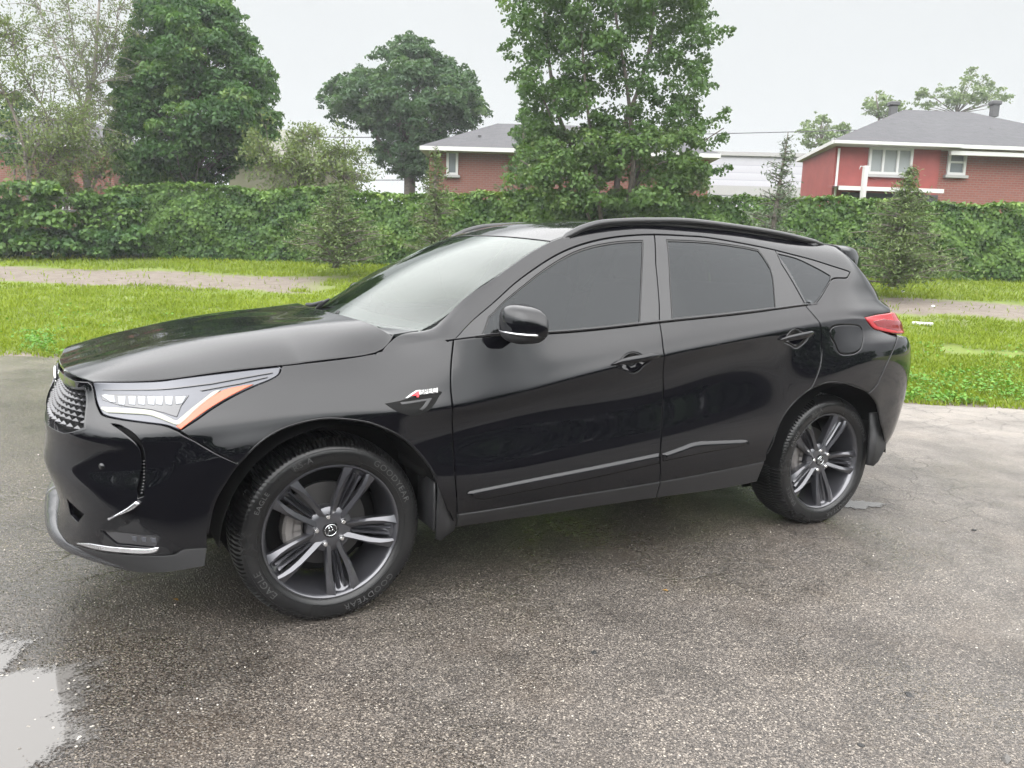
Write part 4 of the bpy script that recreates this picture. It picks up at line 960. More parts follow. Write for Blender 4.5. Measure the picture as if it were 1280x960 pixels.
# ---------------------------------------------------------------- materials
def qnode(t):
    oc = t.coord('Object'); q = t.n('ShaderNodeVectorMath', operation='DOT_PRODUCT'); t.l(oc, q.inputs[0]); q.inputs[1].default_value = (QN[0], QN[1], 0)
    d = t.n('ShaderNodeVectorMath', operation='DOT_PRODUCT'); t.l(oc, d.inputs[0]); d.inputs[1].default_value = (QD[0], QD[1], 0)
    return oc, q.outputs['Value'], d.outputs['Value']
def asphalt_mat():
    m = mat('wet_asphalt', (.1, .1, .1), .5); t = NT(m); oc, q, d = qnode(t)
    v1 = t.n('ShaderNodeTexVoronoi', i_Scale=95.); t.l(oc, v1.inputs['Vector']); v2 = t.n('ShaderNodeTexVoronoi', i_Scale=210.); t.l(oc, v2.inputs['Vector'])
    r1 = t.sep(v1.outputs['Color'])[0]; r2 = t.sep(v2.outputs['Color'])[1]
    big = t.noise(.55, 5, .6, oc); med = t.noise(3.1, 5, .65, oc); fine = t.noise(38, 4, .7, oc)
    stone = t.ramp(r1, [(0, (.028, .025, .023)), (.35, (.075, .067, .060)), (.70, (.14, .125, .110)), (.90, (.24, .22, .19)), (.975, (.42, .39, .34))])
    sand = t.ramp(r2, [(0, (.020, .018, .017)), (.5, (.075, .068, .062)), (.85, (.15, .136, .122)), (1, (.30, .28, .25))])
    isst = t.ramp(v1.outputs['Distance'], [(.30, (1, 1, 1)), (.48, (0, 0, 0))])
    sel = t.math('MULTIPLY', isst, t.math('GREATER_THAN', r1, .25))
    base = t.mix(sel, sand, stone)
    # worn, dusty stretch towards the verge (pale) and brown silt stains
    edge = t.math('ADD', t.math('MULTIPLY', t.math('SUBTRACT', q, 1.9), .5), t.math('MULTIPLY', t.math('SUBTRACT', big, .5), 1.1), True)
    right = t.math('ADD', t.math('MULTIPLY', t.math('SUBTRACT', d, 1.6), .28), t.math('MULTIPLY', t.math('SUBTRACT', med, .5), 1.0), True)
    right = t.math('MULTIPLY', right, t.math('ADD', q, 2.2, True))
    dust = t.math('MULTIPLY', t.math('ADD', edge, t.math('MULTIPLY', right, .8), True), .78)
    base = t.mix(dust, base, t.mix(med, (.19, .178, .165), (.30, .285, .262)))
    silt = t.ramp(t.noise(1.3, 6, .7, oc), [(.50, (0, 0, 0)), (.68, (1, 1, 1))])
    base = t.mix(t.math('MULTIPLY', silt, .32), base, (.115, .092, .072))
    base = t.mix(1., base, t.ramp(t.noise(1.7, 5, .6, oc), [(.33, (.62, .61, .60)), (.5, (1., 1., 1.)), (.68, (1.25, 1.24, 1.22))]), 'MULTIPLY')
    # cracks of the old surface near the verge
    cr = t.n('ShaderNodeTexVoronoi', feature='DISTANCE_TO_EDGE', i_Scale=3.2); wv = t.n('ShaderNodeVectorMath', operation='ADD'); t.l(oc, wv.inputs[0])
    nz = t.n('ShaderNodeTexNoise', i_Scale=4., i_Detail=4.); t.l(oc, nz.inputs['Vector']); sc_ = t.n('ShaderNodeVectorMath', operation='SCALE'); t.l(nz.outputs['Color'], sc_.inputs[0]); sc_.inputs['Scale'].default_value = .35
    t.l(sc_.outputs[0], wv.inputs[1]); t.l(wv.outputs[0], cr.inputs['Vector'])
    crk = t.math('MULTIPLY', t.ramp(cr.outputs['Distance'], [(0, (1, 1, 1)), (.035, (0, 0, 0))]), t.math('ADD', edge, t.ramp(big, [(.52, (0, 0, 0)), (.6, (.7, .7, .7))]), True))
    base = t.mix(t.math('MULTIPLY', crk, .5), base, (.028, .026, .024))
    # wet zone on the low left side
    wet = t.math('ADD', t.math('MULTIPLY', t.math('SUBTRACT', -.55, d), .75), t.math('MULTIPLY', t.math('SUBTRACT', med, .5), 1.6), True)
    wet2 = t.ramp(t.noise(.9, 5, .6, oc), [(.44, (0, 0, 0)), (.60, (1, 1, 1))])
    wetness = t.math('MAXIMUM', wet, t.math('MULTIPLY', wet2, t.math('SUBTRACT', .75, dust, True)))
    base = t.mix(wetness, base, t.mix(1., base, (.66, .64, .62), 'MULTIPLY'))
    pd = t.n('ShaderNodeVectorMath', operation='DISTANCE'); t.l(oc, pd.inputs[0]); pd.inputs[1].default_value = (*ground(-20, 900)[:2], 0)
    near = t.math('SUBTRACT', t.math('ADD', 1.35, t.math('MULTIPLY', t.math('SUBTRACT', med, .5), 1.2)), pd.outputs['Value'], True)
    wetness = t.math('MAXIMUM', wetness, near)
    base = t.mix(near, base, t.mix(1., base, (.55, .53, .51), 'MULTIPLY')); base = t.mix(1., base, (.72, .685, .66), 'MULTIPLY')
    refl_dim = t.math('MULTIPLY', t.math('SUBTRACT', t.math('MULTIPLY', q, -1.), 2.95), 3., True)     # unseen ground, blackened and made matte so the lower doors reflect dark
    base = t.mix(refl_dim, base, t.mix(1., base, (.20, .21, .23), 'MULTIPLY')); wetness = t.math('MULTIPLY', wetness, t.math('SUBTRACT', 1., refl_dim)); t.set('Specular IOR Level', t.math('SUBTRACT', .5, t.math('MULTIPLY', refl_dim, .5)))
    t.set('Base Color', base)
    t.set('Roughness', t.math('ADD', t.math('SUBTRACT', .56, t.math('MULTIPLY', wetness, .38)), t.math('MULTIPLY', t.math('SUBTRACT', fine, .5), .25), True))
    h = t.math('ADD', t.math('MULTIPLY', t.math('SUBTRACT', 1., v1.outputs['Distance']), sel), t.math('ADD', t.math('MULTIPLY', r2, .35), t.math('MULTIPLY', fine, .6)))
    h = t.math('SUBTRACT', h, t.math('MULTIPLY', crk, 1.6))
    t.set('Normal', t.bump(h, .75, .006))
    return m
def verge_mat():
    m = mat('grass_ground', (.06, .1, .02), .9); t = NT(m); oc, q, d = qnode(t)
    n1 = t.noise(.45, 5, .6, oc); n2 = t.noise(4.2, 5, .65, oc); n3 = t.noise(38, 4, .7, oc)
    gr = t.mix(t.ramp(n2, [(.35, (0, 0, 0)), (.65, (1, 1, 1))]), (.085, .120, .009), (.105, .140, .011))
    gr = t.mix(t.ramp(n3, [(.30, (.45, .45, .45)), (.55, (0, 0, 0))]), gr, (.075, .090, .016))
    dirt = t.mix(n3, (.085, .067, .053), (.175, .148, .122)); dirt = t.mix(t.ramp(n2, [(.42, (0, 0, 0)), (.62, (.6, .6, .6))]), dirt, (.075, .058, .046))
    wob = t.math('ADD', t.math('MULTIPLY', t.math('SUBTRACT', n1, .5), 2.2), t.math('MULTIPLY', t.math('SUBTRACT', n2, .5), 1.1))
    qq = t.math('ADD', q, wob)
    # bare track that runs along the hedge; it peters out behind the car
    c = t.math('SUBTRACT', 1.45, t.math('ABSOLUTE', t.math('SUBTRACT', qq, 11.5)))
    gapm = t.math('SUBTRACT', t.math('ABSOLUTE', t.math('ADD', d, .8)), 4.6)
    p = t.math('MULTIPLY', t.math('MULTIPLY', c, 2.2, True), t.math('ADD', t.math('MULTIPLY', gapm, .8), t.math('MULTIPLY', wob, .6), True))
    rim = t.math('MULTIPLY', t.math('SUBTRACT', 4.78, t.math('ADD', q, t.math('MULTIPLY', wob, .12))), 7., True)
    bare = t.ramp(t.noise(.8, 5, .62, oc), [(.60, (0, 0, 0)), (.70, (.8, .8, .8))])
    f = t.math('MAXIMUM', t.math('MAXIMUM', p, rim), t.math('MULTIPLY', bare, t.math('MULTIPLY', t.math('GREATER_THAN', d, 0.), .7)))
    t.set('Base Color', t.mix(f, gr, dirt)); t.set('Normal', t.bump(t.math('ADD', n3, t.math('MULTIPLY', n2, .5)), .6, .03)); return m
def leaf_mat(name, stops, transl=.40, rough=.55, spec=.3):
    m = bpy.data.materials.new(name); m.use_nodes = True; t = NT(m); b = t.b; o = m.node_tree.nodes['Material Output']
    a = t.n('ShaderNodeAttribute', attribute_name='tint'); c = t.ramp(a.outputs['Fac'], stops)
    t.l(c, b.inputs['Base Color']); b.inputs['Roughness'].default_value = rough; b.inputs['Specular IOR Level'].default_value = spec
    tr = t.n('ShaderNodeBsdfTranslucent'); t.l(t.mix(1., c, (1., 1.05, .55), 'MULTIPLY'), tr.inputs[0]); mx = t.n('ShaderNodeMixShader', i_0=transl)
    t.l(b.outputs[0], mx.inputs[1]); t.l(tr.outputs[0], mx.inputs[2]); t.l(mx.outputs[0], o.inputs[0]); return m
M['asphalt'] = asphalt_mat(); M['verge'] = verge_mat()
M['leaf_dark'] = leaf_mat('chestnut_leaf', [(0, (.020, .054, .017)), (.4, (.044, .102, .028)), (.75, (.086, .160, .042)), (1, (.15, .21, .06))])
M['leaf_maple'] = leaf_mat('maple_leaf', [(0, (.024, .055, .024)), (.5, (.050, .100, .038)), (1, (.090, .150, .052))])
M['leaf_linden'] = leaf_mat('poplar_leaf', [(0, (.026, .060, .017)), (.45, (.058, .114, .027)), (.8, (.085, .145, .036)), (1, (.135, .185, .055))])
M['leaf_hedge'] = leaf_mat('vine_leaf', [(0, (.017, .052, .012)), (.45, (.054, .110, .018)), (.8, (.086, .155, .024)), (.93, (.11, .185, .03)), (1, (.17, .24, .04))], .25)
M['leaf_pale'] = leaf_mat('pale_leaf', [(0, (.07, .10, .035)), (.6, (.12, .16, .055)), (1, (.19, .23, .085))])
M['leaf_olive'] = leaf_mat('conifer_olive', [(0, (.038, .062, .017)), (.6, (.078, .115, .033)), (1, (.125, .165, .052))], .15)
M['leaf_grey'] = leaf_mat('spruce_grey', [(0, (.045, .066, .040)), (.6, (.090, .116, .072)), (1, (.14, .17, .11))], .12)
M['leaf_far'] = leaf_mat('far_leaf', [(0, (.085, .125, .055)), (.6, (.13, .18, .075)), (1, (.19, .24, .11))], .35)
M['grass'] = leaf_mat('grass_blade', [(0, (.095, .140, .010)), (.5, (.148, .200, .013)), (.85, (.185, .235, .018)), (1, (.25, .255, .06))], .35, .6, .2)
M['clover'] = leaf_mat('clover_leaf', [(0, (.045, .13, .015)), (.6, (.095, .22, .025)), (1, (.16, .29, .045))], .35, .5, .3)
M['bark'] = mat('bark', (.085, .070, .058), .9); _t = NT(M['bark']); _c = _t.coord('Object'); _t.set('Base Color', _t.ramp(_t.noise(9, 6, .7, _c), [(.3, (.040, .033, .027)), (.7, (.13, .11, .09))])); _t.set('Normal', _t.bump(_t.noise(22, 5, .7, _c), .6, .03))
M['bark_pale'] = mat('bark_pale', (.17, .155, .135), .9)
def brick_mat(name, c1, c2, mortar, sc_=1.):
    m = mat(name, c1, .85); t = NT(m); tc = t.n('ShaderNodeTexCoord'); mp = t.n('ShaderNodeMapping'); t.l(tc.outputs['UV'], mp.inputs[0])
    b = t.n('ShaderNodeTexBrick', i_Scale=1., i_Mortar_Size=.012, i_Brick_Width=.22, i_Row_Height=.078); t.l(mp.outputs[0], b.inputs['Vector'])
    for k, v in (('Color1', c1), ('Color2', c2), ('Mortar', mortar)): b.inputs[k].default_value = (*v, 1)
    n = t.noise(1.3, 5, .6, tc.outputs['Object']); t.set('Base Color', t.mix(t.ramp(n, [(.3, (.0,) * 3), (.7, (.35,) * 3)]), b.outputs['Color'], (.12, .048, .035))); t.set('Normal', t.bump(b.outputs['Fac'], .4, .01)); return m
M['brick'] = brick_mat('red_brick', (.145, .032, .023), (.18, .044, .030), (.14, .095, .08))
M['brick_b'] = brick_mat('brown_brick', (.13, .034, .024), (.155, .046, .032), (.13, .095, .08))
M['red_paint'] = mat('painted_red_wall', (.33, .050, .040), .6); _t = NT(M['red_paint']); _t.set('Base Color', _t.ramp(_t.noise(2.2, 6, .65, _t.coord('Object')), [(.3, (.155, .024, .020)), (.7, (.205, .034, .027))]))
def shingle_mat(name, a, b_):
    m = mat(name, a, .92); t = NT(m); tc = t.n('ShaderNodeTexCoord'); b = t.n('ShaderNodeTexBrick', i_Scale=1., i_Mortar_Size=.008, i_Brick_Width=.34, i_Row_Height=.16); t.l(tc.outputs['UV'], b.inputs['Vector'])
    for k, v in (('Color1', a), ('Color2', b_), ('Mortar', tuple(x * .45 for x in a))): b.inputs[k].default_value = (*v, 1)
    n = t.noise(5, 6, .7, tc.outputs['Object']); t.set('Base Color', t.mix(t.ramp(n, [(.35, (0,) * 3), (.65, (.55,) * 3)]), b.outputs['Color'], tuple(x * 1.35 for x in b_))); return m
M['shingle'] = shingle_mat('grey_shingle', (.032, .032, .035), (.047, .046, .050))
M['shingle_g'] = shingle_mat('weathered_shingle', (.10, .10, .08), (.125, .125, .10))
M['trim'] = mat('white_trim', (.40, .40, .39), .5); M['soffit'] = mat('grey_soffit', (.24, .235, .23), .7)
M['curtain'] = mat('pale_curtain', (.20, .215, .215), .9); M['pane'] = mat('house_glass', (.10, .115, .12), .06); M['darkpane'] = mat('dark_opening', (.02, .02, .022), .4)
def siding_mat():
    m = mat('white_siding', (.6, .6, .62), .6); t = NT(m); tc = t.n('ShaderNodeTexCoord'); z = t.sep(tc.outputs['UV'])[1]
    s = t.math('FRACT', t.math('MULTIPLY', z, 2.6)); t.set('Base Color', t.ramp(s, [(0, (.20, .20, .22)), (.10, (.29, .285, .31)), (1, (.33, .325, .35))])); return m
M['siding'] = siding_mat(); M['metal'] = mat('galvanised', (.16, .16, .155), .55, .6); M['flue'] = mat('dark_flue', (.05, .05, .052), .6); M['wire'] = mat('wire', (.04, .04, .042), .7)
M['stucco'] = mat('tan_stucco', (.13, .125, .085), .9)

# ---------------------------------------------------------------- foliage builders
def leaf_geo(pos, nrm, size, tint, aspect=.62, fold=.18, droop=.25):
    """one folded four-point leaf per entry -> (verts, faces, tint)"""
    N = len(pos); nrm = nrm / (np.linalg.norm(nrm, axis=1, keepdims=True) + 1e-9)
    a = RNG.normal(size=(N, 3)); u = a - (a * nrm).sum(1, keepdims=True) * nrm; u[:, 2] -= droop * 2; u -= (u * nrm).sum(1, keepdims=True) * nrm
    u /= np.linalg.norm(u, axis=1, keepdims=True) + 1e-9; w = np.cross(nrm, u); s = np.asarray(size).reshape(-1, 1) * np.ones((N, 1))
    v = np.empty((N, 4, 3)); v[:, 0] = pos - u * s * .5; v[:, 1] = pos + w * s * aspect * .5 + nrm * s * fold * .5 - u * s * .05
    v[:, 2] = pos + u * s * .5 - nrm * s * fold * .6; v[:, 3] = pos - w * s * aspect * .5 + nrm * s * fold * .5 - u * s * .05
    return v.reshape(-1, 3), np.repeat(tint, 4)
def cloud_obj(name, chunks, m, parent=None):
    v = np.concatenate([c[0] for c in chunks]); ti = np.concatenate([c[1] for c in chunks]); n = len(v) // 4
    me = bpy.data.meshes.new(name); me.vertices.add(len(v)); me.vertices.foreach_set('co', v.astype(np.float32).ravel())
    me.loops.add(n * 4); me.loops.foreach_set('vertex_index', np.arange(n * 4, dtype=np.int32)); me.polygons.add(n)
    me.polygons.foreach_set('loop_start', np.arange(0, n * 4, 4, dtype=np.int32)); me.polygons.foreach_set('loop_total', np.full(n, 4, np.int32))
    at = me.attributes.new('tint', 'FLOAT', 'POINT'); at.data.foreach_set('value', ti.astype(np.float32)); me.materials.append(m); me.update(); me.validate()
    o = bpy.data.objects.new(name, me); COL.objects.link(o)
    if parent: o.parent = parent
    return o
def unit(n): a = RNG.normal(size=(n, 3)); return a / np.linalg.norm(a, axis=1, keepdims=True)
def clump(c, r, n, size, tint, flat=.75, up=.5, jit=.12, aspect=.62, droop=.25, fill=.35):
    d = unit(n); d[:, 2] = np.where(d[:, 2] < -.35, -d[:, 2], d[:, 2]); rad = r * (1 - fill * RNG.random(n) ** 1.5)
    pos = c + d * rad[:, None] * [1, 1, flat]; nr = d * .6 + [0, 0, up] + RNG.normal(size=(n, 3)) * .55
    return leaf_geo(pos, nr, size * RNG.uniform(.7, 1.3, n), np.clip(tint + RNG.normal(size=n) * jit, 0, 1), aspect, .18, droop)
def crown(name, m, parent, env, nc, per, size, rc, zlo, zhi, **kw):
    """env(z01, ang) -> radius; clumps gather near the outer surface, some inside"""
    ch = []; cs = []
    cx = kw.pop('cx', lambda z: (0, 0)); shell = kw.pop('shell', .35)
    for i in range(nc):
        z = RNG.random(); a = RNG.uniform(0, 2 * math.pi); R_ = env(z, a); rr = R_ * (1 - shell * RNG.random() ** 1.3); ox, oy = cx(z)
        c = np.array([ox + math.cos(a) * rr, oy + math.sin(a) * rr, zlo + (zhi - zlo) * z]); cs.append(c)
        t_ = np.clip(.20 + .48 * RNG.random() + .10 * z, 0, 1)
        r = rc * RNG.uniform(.65, 1.25); ch.append(clump(c, r, int(per * (r / rc) ** 2 * RNG.uniform(.75, 1.2)), size, t_, **kw))
    cloud_obj(name, ch, m, parent); return cs
def limbs(name, parent, m, stems, r0):
    g = Geo()
    for s, r in zip(stems, r0):
        P = catmull(np.array(s, float), 5); tube(g, P, np.linspace(r, max(.012, r * .25), len(P)), 7)
    return g.build(name, m, parent)
def spray(g, a, b, r):
    a = np.array(a, float); b = np.array(b, float); m_ = (a + b) / 2 + RNG.normal(size=3) * np.linalg.norm(b - a) * .07 + [0, 0, np.linalg.norm(b - a) * .06]
    tube(g, catmull([a, m_, b], 3), np.linspace(r, r * .3, 7), 5)

# ---------------------------------------------------------------- ground
def grid(name, qs, ts, zf, m):
    Q, T = np.meshgrid(qs, ts, indexing='ij'); xy = qt(Q.ravel(), T.ravel()); z = zf(Q.ravel(), T.ravel()); v = np.concatenate([xy, z[:, None]], 1); nt = len(ts)
    f = [(i * nt + j, (i + 1) * nt + j, (i + 1) * nt + j + 1, i * nt + j + 1) for i in range(len(qs) - 1) for j in range(nt - 1)]
    g = Geo(); g.add(v, f); return g.build(name, m)
tag(grid('ground', np.concatenate([np.linspace(3.2, 18, 75), np.linspace(20, 260, 12)]), np.linspace(-140, 140, 281), lambda q, t: TZ(q) - .012 + .05 * fnoise(q * .8, t * .8) * np.clip((q - 5) / 4, 0, 1), M['verge']), 'grassy ground sloping up behind the lot', kind='structure')
g = Geo(); ts = np.linspace(-70, 70, 1100); eq = 4.42 + .10 * fnoise(ts * 1.1, ts * .37) + .035 * fnoise(ts * 5.1, ts * 3.3)
inn = qt(np.full(len(ts), 3.4), ts); out_ = qt(eq, ts); far = qt(np.full(len(ts), -60.), ts)
V = np.concatenate([np.c_[far, np.zeros(len(ts))], np.c_[inn, np.zeros(len(ts))], np.c_[out_, np.full(len(ts), -.002)], np.c_[qt(eq + .05, ts), np.full(len(ts), -.05)]])
n_ = len(ts); g.add(V, [(k * n_ + i, (k + 1) * n_ + i, (k + 1) * n_ + i + 1, k * n_ + i + 1)[::-1] for k in range(3) for i in range(n_ - 1)])
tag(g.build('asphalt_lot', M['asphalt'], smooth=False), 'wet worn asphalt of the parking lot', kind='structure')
# puddle in the low corner, with stones breaking its rim
g = Geo(); cp = ground(0, 925)[:2]
ang = np.linspace(0, 2 * math.pi, 260, endpoint=False); ang = np.linspace(0, 2 * math.pi, 1200, endpoint=False); pr = .52 * (1 + .16 * np.sin(ang * 3 + 1) + .10 * np.sin(ang * 7 + 2) + .035 * np.sin(ang * 17 + .4) + .018 * np.sin(ang * 41 + 1.1) + .014 * np.sin(ang * 83 + 2 * np.sin(ang * 29)) + .009 * np.sin(ang * 171 + 3 * np.sin(ang * 37)))
PX = QD * .0; ax1 = RT[:2] / np.linalg.norm(RT[:2]); ax2 = FW[:2] / np.linalg.norm(FW[:2])
rim = cp + np.outer(np.cos(ang) * pr * .72 - .26, ax1) + np.outer(np.sin(ang) * pr * .95 + .0, ax2)
rim = rim.mean(0) + (rim - rim.mean(0)) * 1.35
rings = [np.c_[rim.mean(0) + (rim - rim.mean(0)) * f, np.full(1200, .0045)] for f in (1., .8, .6, .4, .2)]
g.add(np.concatenate(rings + [[[*rim.mean(0), .0045]]]), [(k * 1200 + i, k * 1200 + (i + 1) % 1200, (k + 1) * 1200 + (i + 1) % 1200, (k + 1) * 1200 + i) for k in range(4) for i in range(1200)] + [(4800 + i, 4800 + (i + 1) % 1200, 6000) for i in range(1200)])
wm = mat('puddle_water', (.095, .090, .085), .015, 0, .5, 1.42); M['water'] = wm; _t = NT(wm); _o = _t.coord('Object'); _t.set('Normal', _t.bump(_t.noise(14, 2, .5, _o), .03, .01))
_a = _t.n('ShaderNodeAttribute', attribute_name='deep'); _v = _t.n('ShaderNodeTexVoronoi', i_Scale=95.); _t.l(_o, _v.inputs['Vector']); _n1 = _t.noise(5., 5, .65, _o); _n2 = _t.noise(24., 4, .7, _o)
_d = _t.math('ADD', _t.math('ADD', _a.outputs['Fac'], _t.math('MULTIPLY', _t.math('SUBTRACT', _n1, .5), .55)), _t.math('ADD', _t.math('MULTIPLY', _t.math('SUBTRACT', _n2, .5), .22), _t.math('MULTIPLY', _t.math('SUBTRACT', _v.outputs['Distance'], .3), .16)))
_k = _t.ramp(_d, [(.19, (0,) * 3), (.31, (1,) * 3)]); _tr = _t.n('ShaderNodeBsdfTransparent'); _mx = _t.n('ShaderNodeMixShader'); _t.l(_k, _mx.inputs[0]); _t.l(_tr.outputs[0], _mx.inputs[1]); _t.l(_t.b.outputs[0], _mx.inputs[2]); _t.l(_mx.outputs[0], wm.node_tree.nodes['Material Output'].inputs[0])
pu = g.build('puddle', wm, smooth=False); at_ = pu.data.attributes.new('deep', 'FLOAT', 'POINT'); at_.data.foreach_set('value', np.concatenate([np.repeat([0., .2, .4, .6, .8], 1200), [1.]]).astype(np.float32))
tag(pu, 'shallow rain puddle mirroring the white sky', kind='structure')
g = Geo(); c2 = ground(1072, 631)[:2]; an = np.linspace(0, 2 * math.pi, 240, endpoint=False); r2 = 1 + .25 * np.sin(an * 3 + 1) + .15 * np.sin(an * 7) + .08 * np.sin(an * 19)
rg = [np.c_[c2 + np.outer(np.cos(an) * r2 * .17 * f, ax1) + np.outer(np.sin(an) * r2 * .10 * f, ax2), np.full(240, .0045)] for f in (1., .6, .25)]
g.add(np.concatenate(rg + [[[*c2, .0045]]]), [(k * 240 + i, k * 240 + (i + 1) % 240, (k + 1) * 240 + (i + 1) % 240, (k + 1) * 240 + i) for k in range(2) for i in range(240)] + [(480 + i, 480 + (i + 1) % 240, 720) for i in range(240)])
p2_ = g.build('puddle', wm, smooth=False); at_ = p2_.data.attributes.new('deep', 'FLOAT', 'POINT'); at_.data.foreach_set('value', np.concatenate([np.repeat([.05, .35, .6], 240), [.7]]).astype(np.float32)); tag(p2_, 'tiny bright puddle behind the rear wheel', kind='structure')
# loose stones and grit
def stones(name, pts, sizes, m):
    ico = [(-.53, 0, .85), (.53, 0, .85), (-.53, 0, -.85), (.53, 0, -.85), (0, .85, .53), (0, .85, -.53), (0, -.85, .53), (0, -.85, -.53), (.85, .53, 0), (-.85, .53, 0), (.85, -.53, 0), (-.85, -.53, 0)]
    fi = [(0, 4, 1), (0, 9, 4), (9, 5, 4), (4, 5, 8), (4, 8, 1), (8, 10, 1), (8, 3, 10), (5, 3, 8), (5, 2, 3), (2, 7, 3), (7, 10, 3), (7, 6, 10), (7, 11, 6), (11, 0, 6), (0, 1, 6), (6, 1, 10), (9, 0, 11), (9, 11, 2), (9, 2, 5), (7, 2, 11)]
    g = Geo(); ico = np.array(ico)
    for p, s in zip(pts, sizes):
        v = ico * (1 + RNG.normal(size=(12, 1)) * .18) * s * np.array([1, RNG.uniform(.6, 1), RNG.uniform(.4, .7)]); v = v @ rotz(RNG.uniform(0, 6)).T; g.add(v + [p[0], p[1], p[2] + s * .3], fi)
    return g.build(name, m, smooth=False)
M['stone'] = mat('loose_stone', (.22, .205, .18), .6); _t = NT(M['stone']); _o = _t.n('ShaderNodeTexVoronoi', i_Scale=9.); _t.l(_t.coord('Object'), _o.inputs['Vector']); _t.set('Base Color', _t.ramp(_t.sep(_o.outputs['Color'])[0], [(0, (.06, .055, .05)), (.5, (.17, .155, .135)), (1, (.42, .39, .34))]))
pts = []; sz = []
for i in range(1500):
    dd = RNG.uniform(1.9, 5.2); ll = RNG.uniform(-.75, .75) * dd; P = CAM[:2] + ax2 * dd + ax1 * ll
    if P @ QN < 4: pts.append((*P, 0)); sz.append(RNG.uniform(.0018, .0042))
for i in range(260): 
    k = RNG.integers(0, 1200); P = rim.mean(0) + (rim[k] - rim.mean(0)) * .74 + RNG.normal(size=2) * .05; pts.append((*P, .002)); sz.append(RNG.uniform(.002, .0065))
tag(stones('gravel', pts, sz, M['stone']), 'loose grit and small stones on the asphalt', kind='stuff')
M['pebble'] = mat('grey_pebble', (.075, .07, .065), .7); M['coal'] = mat('black_grit', (.012, .012, .012), .6)
for k, (x, y, s, lab) in enumerate([(1256, 952, .014, 'grey stone at the right bottom corner of the lot'), (1137, 870, .010, 'dark pebble beside the muddy stain on the asphalt'), (1076, 934, .009, 'dark pebble below the muddy stain'), (742, 817, .009, 'single black pebble on the middle of the asphalt'), (1218, 664, .010, 'dark lump on the asphalt behind the rear wheel')]):
    P = ground(x, y); tag(stones('pebble', [P], [s * 1.5], M['pebble'] if k == 0 else M['coal']), lab, 'stone', 'pebbles on the lot')
M['deadleaf'] = leaf_mat('fallen_leaf', [(0, (.30, .16, .05)), (1, (.42, .25, .08))], .2)
for x, y, lab in ((220, 751, 'small orange leaf on the asphalt under the front bumper'), (831, 739, 'small tan leaf lying on the asphalt in front of the rear door')):
    P = ground(x, y); o = cloud_obj('fallen_leaf', [leaf_geo(np.array([P + [0, 0, .006]]), np.array([[.1, .1, 1.]]), np.array([.035]), np.array([.6]), .5)], M['deadleaf']); tag(o, lab, 'leaf', 'fallen leaves')
g = Geo(); A, B = ground(1140, 406), ground(1166, 408.5); dv = B - A; L_ = np.linalg.norm(dv[:2]); box(g, (A + B) / 2 + [0, 0, .035], (L_, .07, .05), rotz(math.atan2(dv[1], dv[0])), bev=.006); tag(g.build('white_board', M['trim']), 'short white board lying in the grass behind the taillight', 'board')
for x, y, lab in ((1128, 366, 'white scrap on the grass below the hedge'), (1166, 385, 'white scrap on the bare track')):
    g = Geo(); P = ground(x, y); box(g, P + [0, 0, .03], (.11, .07, .05), rotz(.6), bev=.02); tag(g.build('litter_scrap', M['trim']), lab, 'litter', 'white litter')

# grass: blades, thinning out with distance, none on the bare track
def grass():
    N = 640000; dd = 1 / RNG.uniform(1 / 25., 1 / 6.2, N); ph = RNG.uniform(-.66, .66, N); P = CAM[:2] + np.outer(np.cos(ph) * dd, ax2) + np.outer(np.sin(ph) * dd, ax1)
    q = P @ QN; t_ = P @ QD; nzv = fnoise(P[:, 0] * .9, P[:, 1] * .9); nz2 = fnoise(P[:, 0] * 3.1, P[:, 1] * 3.1)
    track = (np.abs(q + .45 * nzv - 11.5) < 1.30) & (np.abs(t_ + .8) > 4.9 + .8 * nz2)
    ok = (q > 4.55 + .14 * nz2 + .05 * RNG.normal(size=N)) & (q < 17) & (~track | (RNG.random(N) < .03)) & (RNG.random(N) < .75 + .35 * nz2)
    ok &= ~((q > 7.1) & (q < 7.9) & (t_ > 4.4) & (nz2 > -.1))
    P = P[ok]; q = q[ok]; dd = dd[ok]; nz2 = nz2[ok]; nzv = nzv[ok]; n = len(P); z = TZ(q) - .01
    h = RNG.uniform(.018, .048, n) * (1 + .25 * (q > 13.4)) * (1 + .5 * nz2.clip(0)) * (.9 + dd / 26); w = .0018 + .00055 * dd; th = RNG.uniform(0, 2 * math.pi, n); ln = RNG.uniform(.2, .9, n)
    b = np.c_[P, z]; side = np.c_[np.cos(th), np.sin(th), np.zeros(n)]; lean = np.c_[-np.sin(th), np.cos(th), np.zeros(n)]
    v = np.empty((n, 4, 3)); v[:, 0] = b - side * w[:, None]; v[:, 1] = b + side * w[:, None]
    v[:, 2] = b + side * w[:, None] * .5 + lean * (h * ln * .5)[:, None] + [0, 0, 1] * (h * .7)[:, None]; v[:, 3] = b + lean * (h * ln)[:, None] + [0, 0, 1] * h[:, None] - side * w[:, None] * .2
    ti = np.clip(.50 + .20 * nzv + .08 * RNG.normal(size=n) + .08 * nz2, 0, 1); ti = np.where(RNG.random(n) < .012, 1., ti)
    o = cloud_obj('grass', [(v.reshape(-1, 3), np.repeat(ti, 4))], M['grass']); tag(o, 'short lush grass on the verge', kind='stuff')
grass()
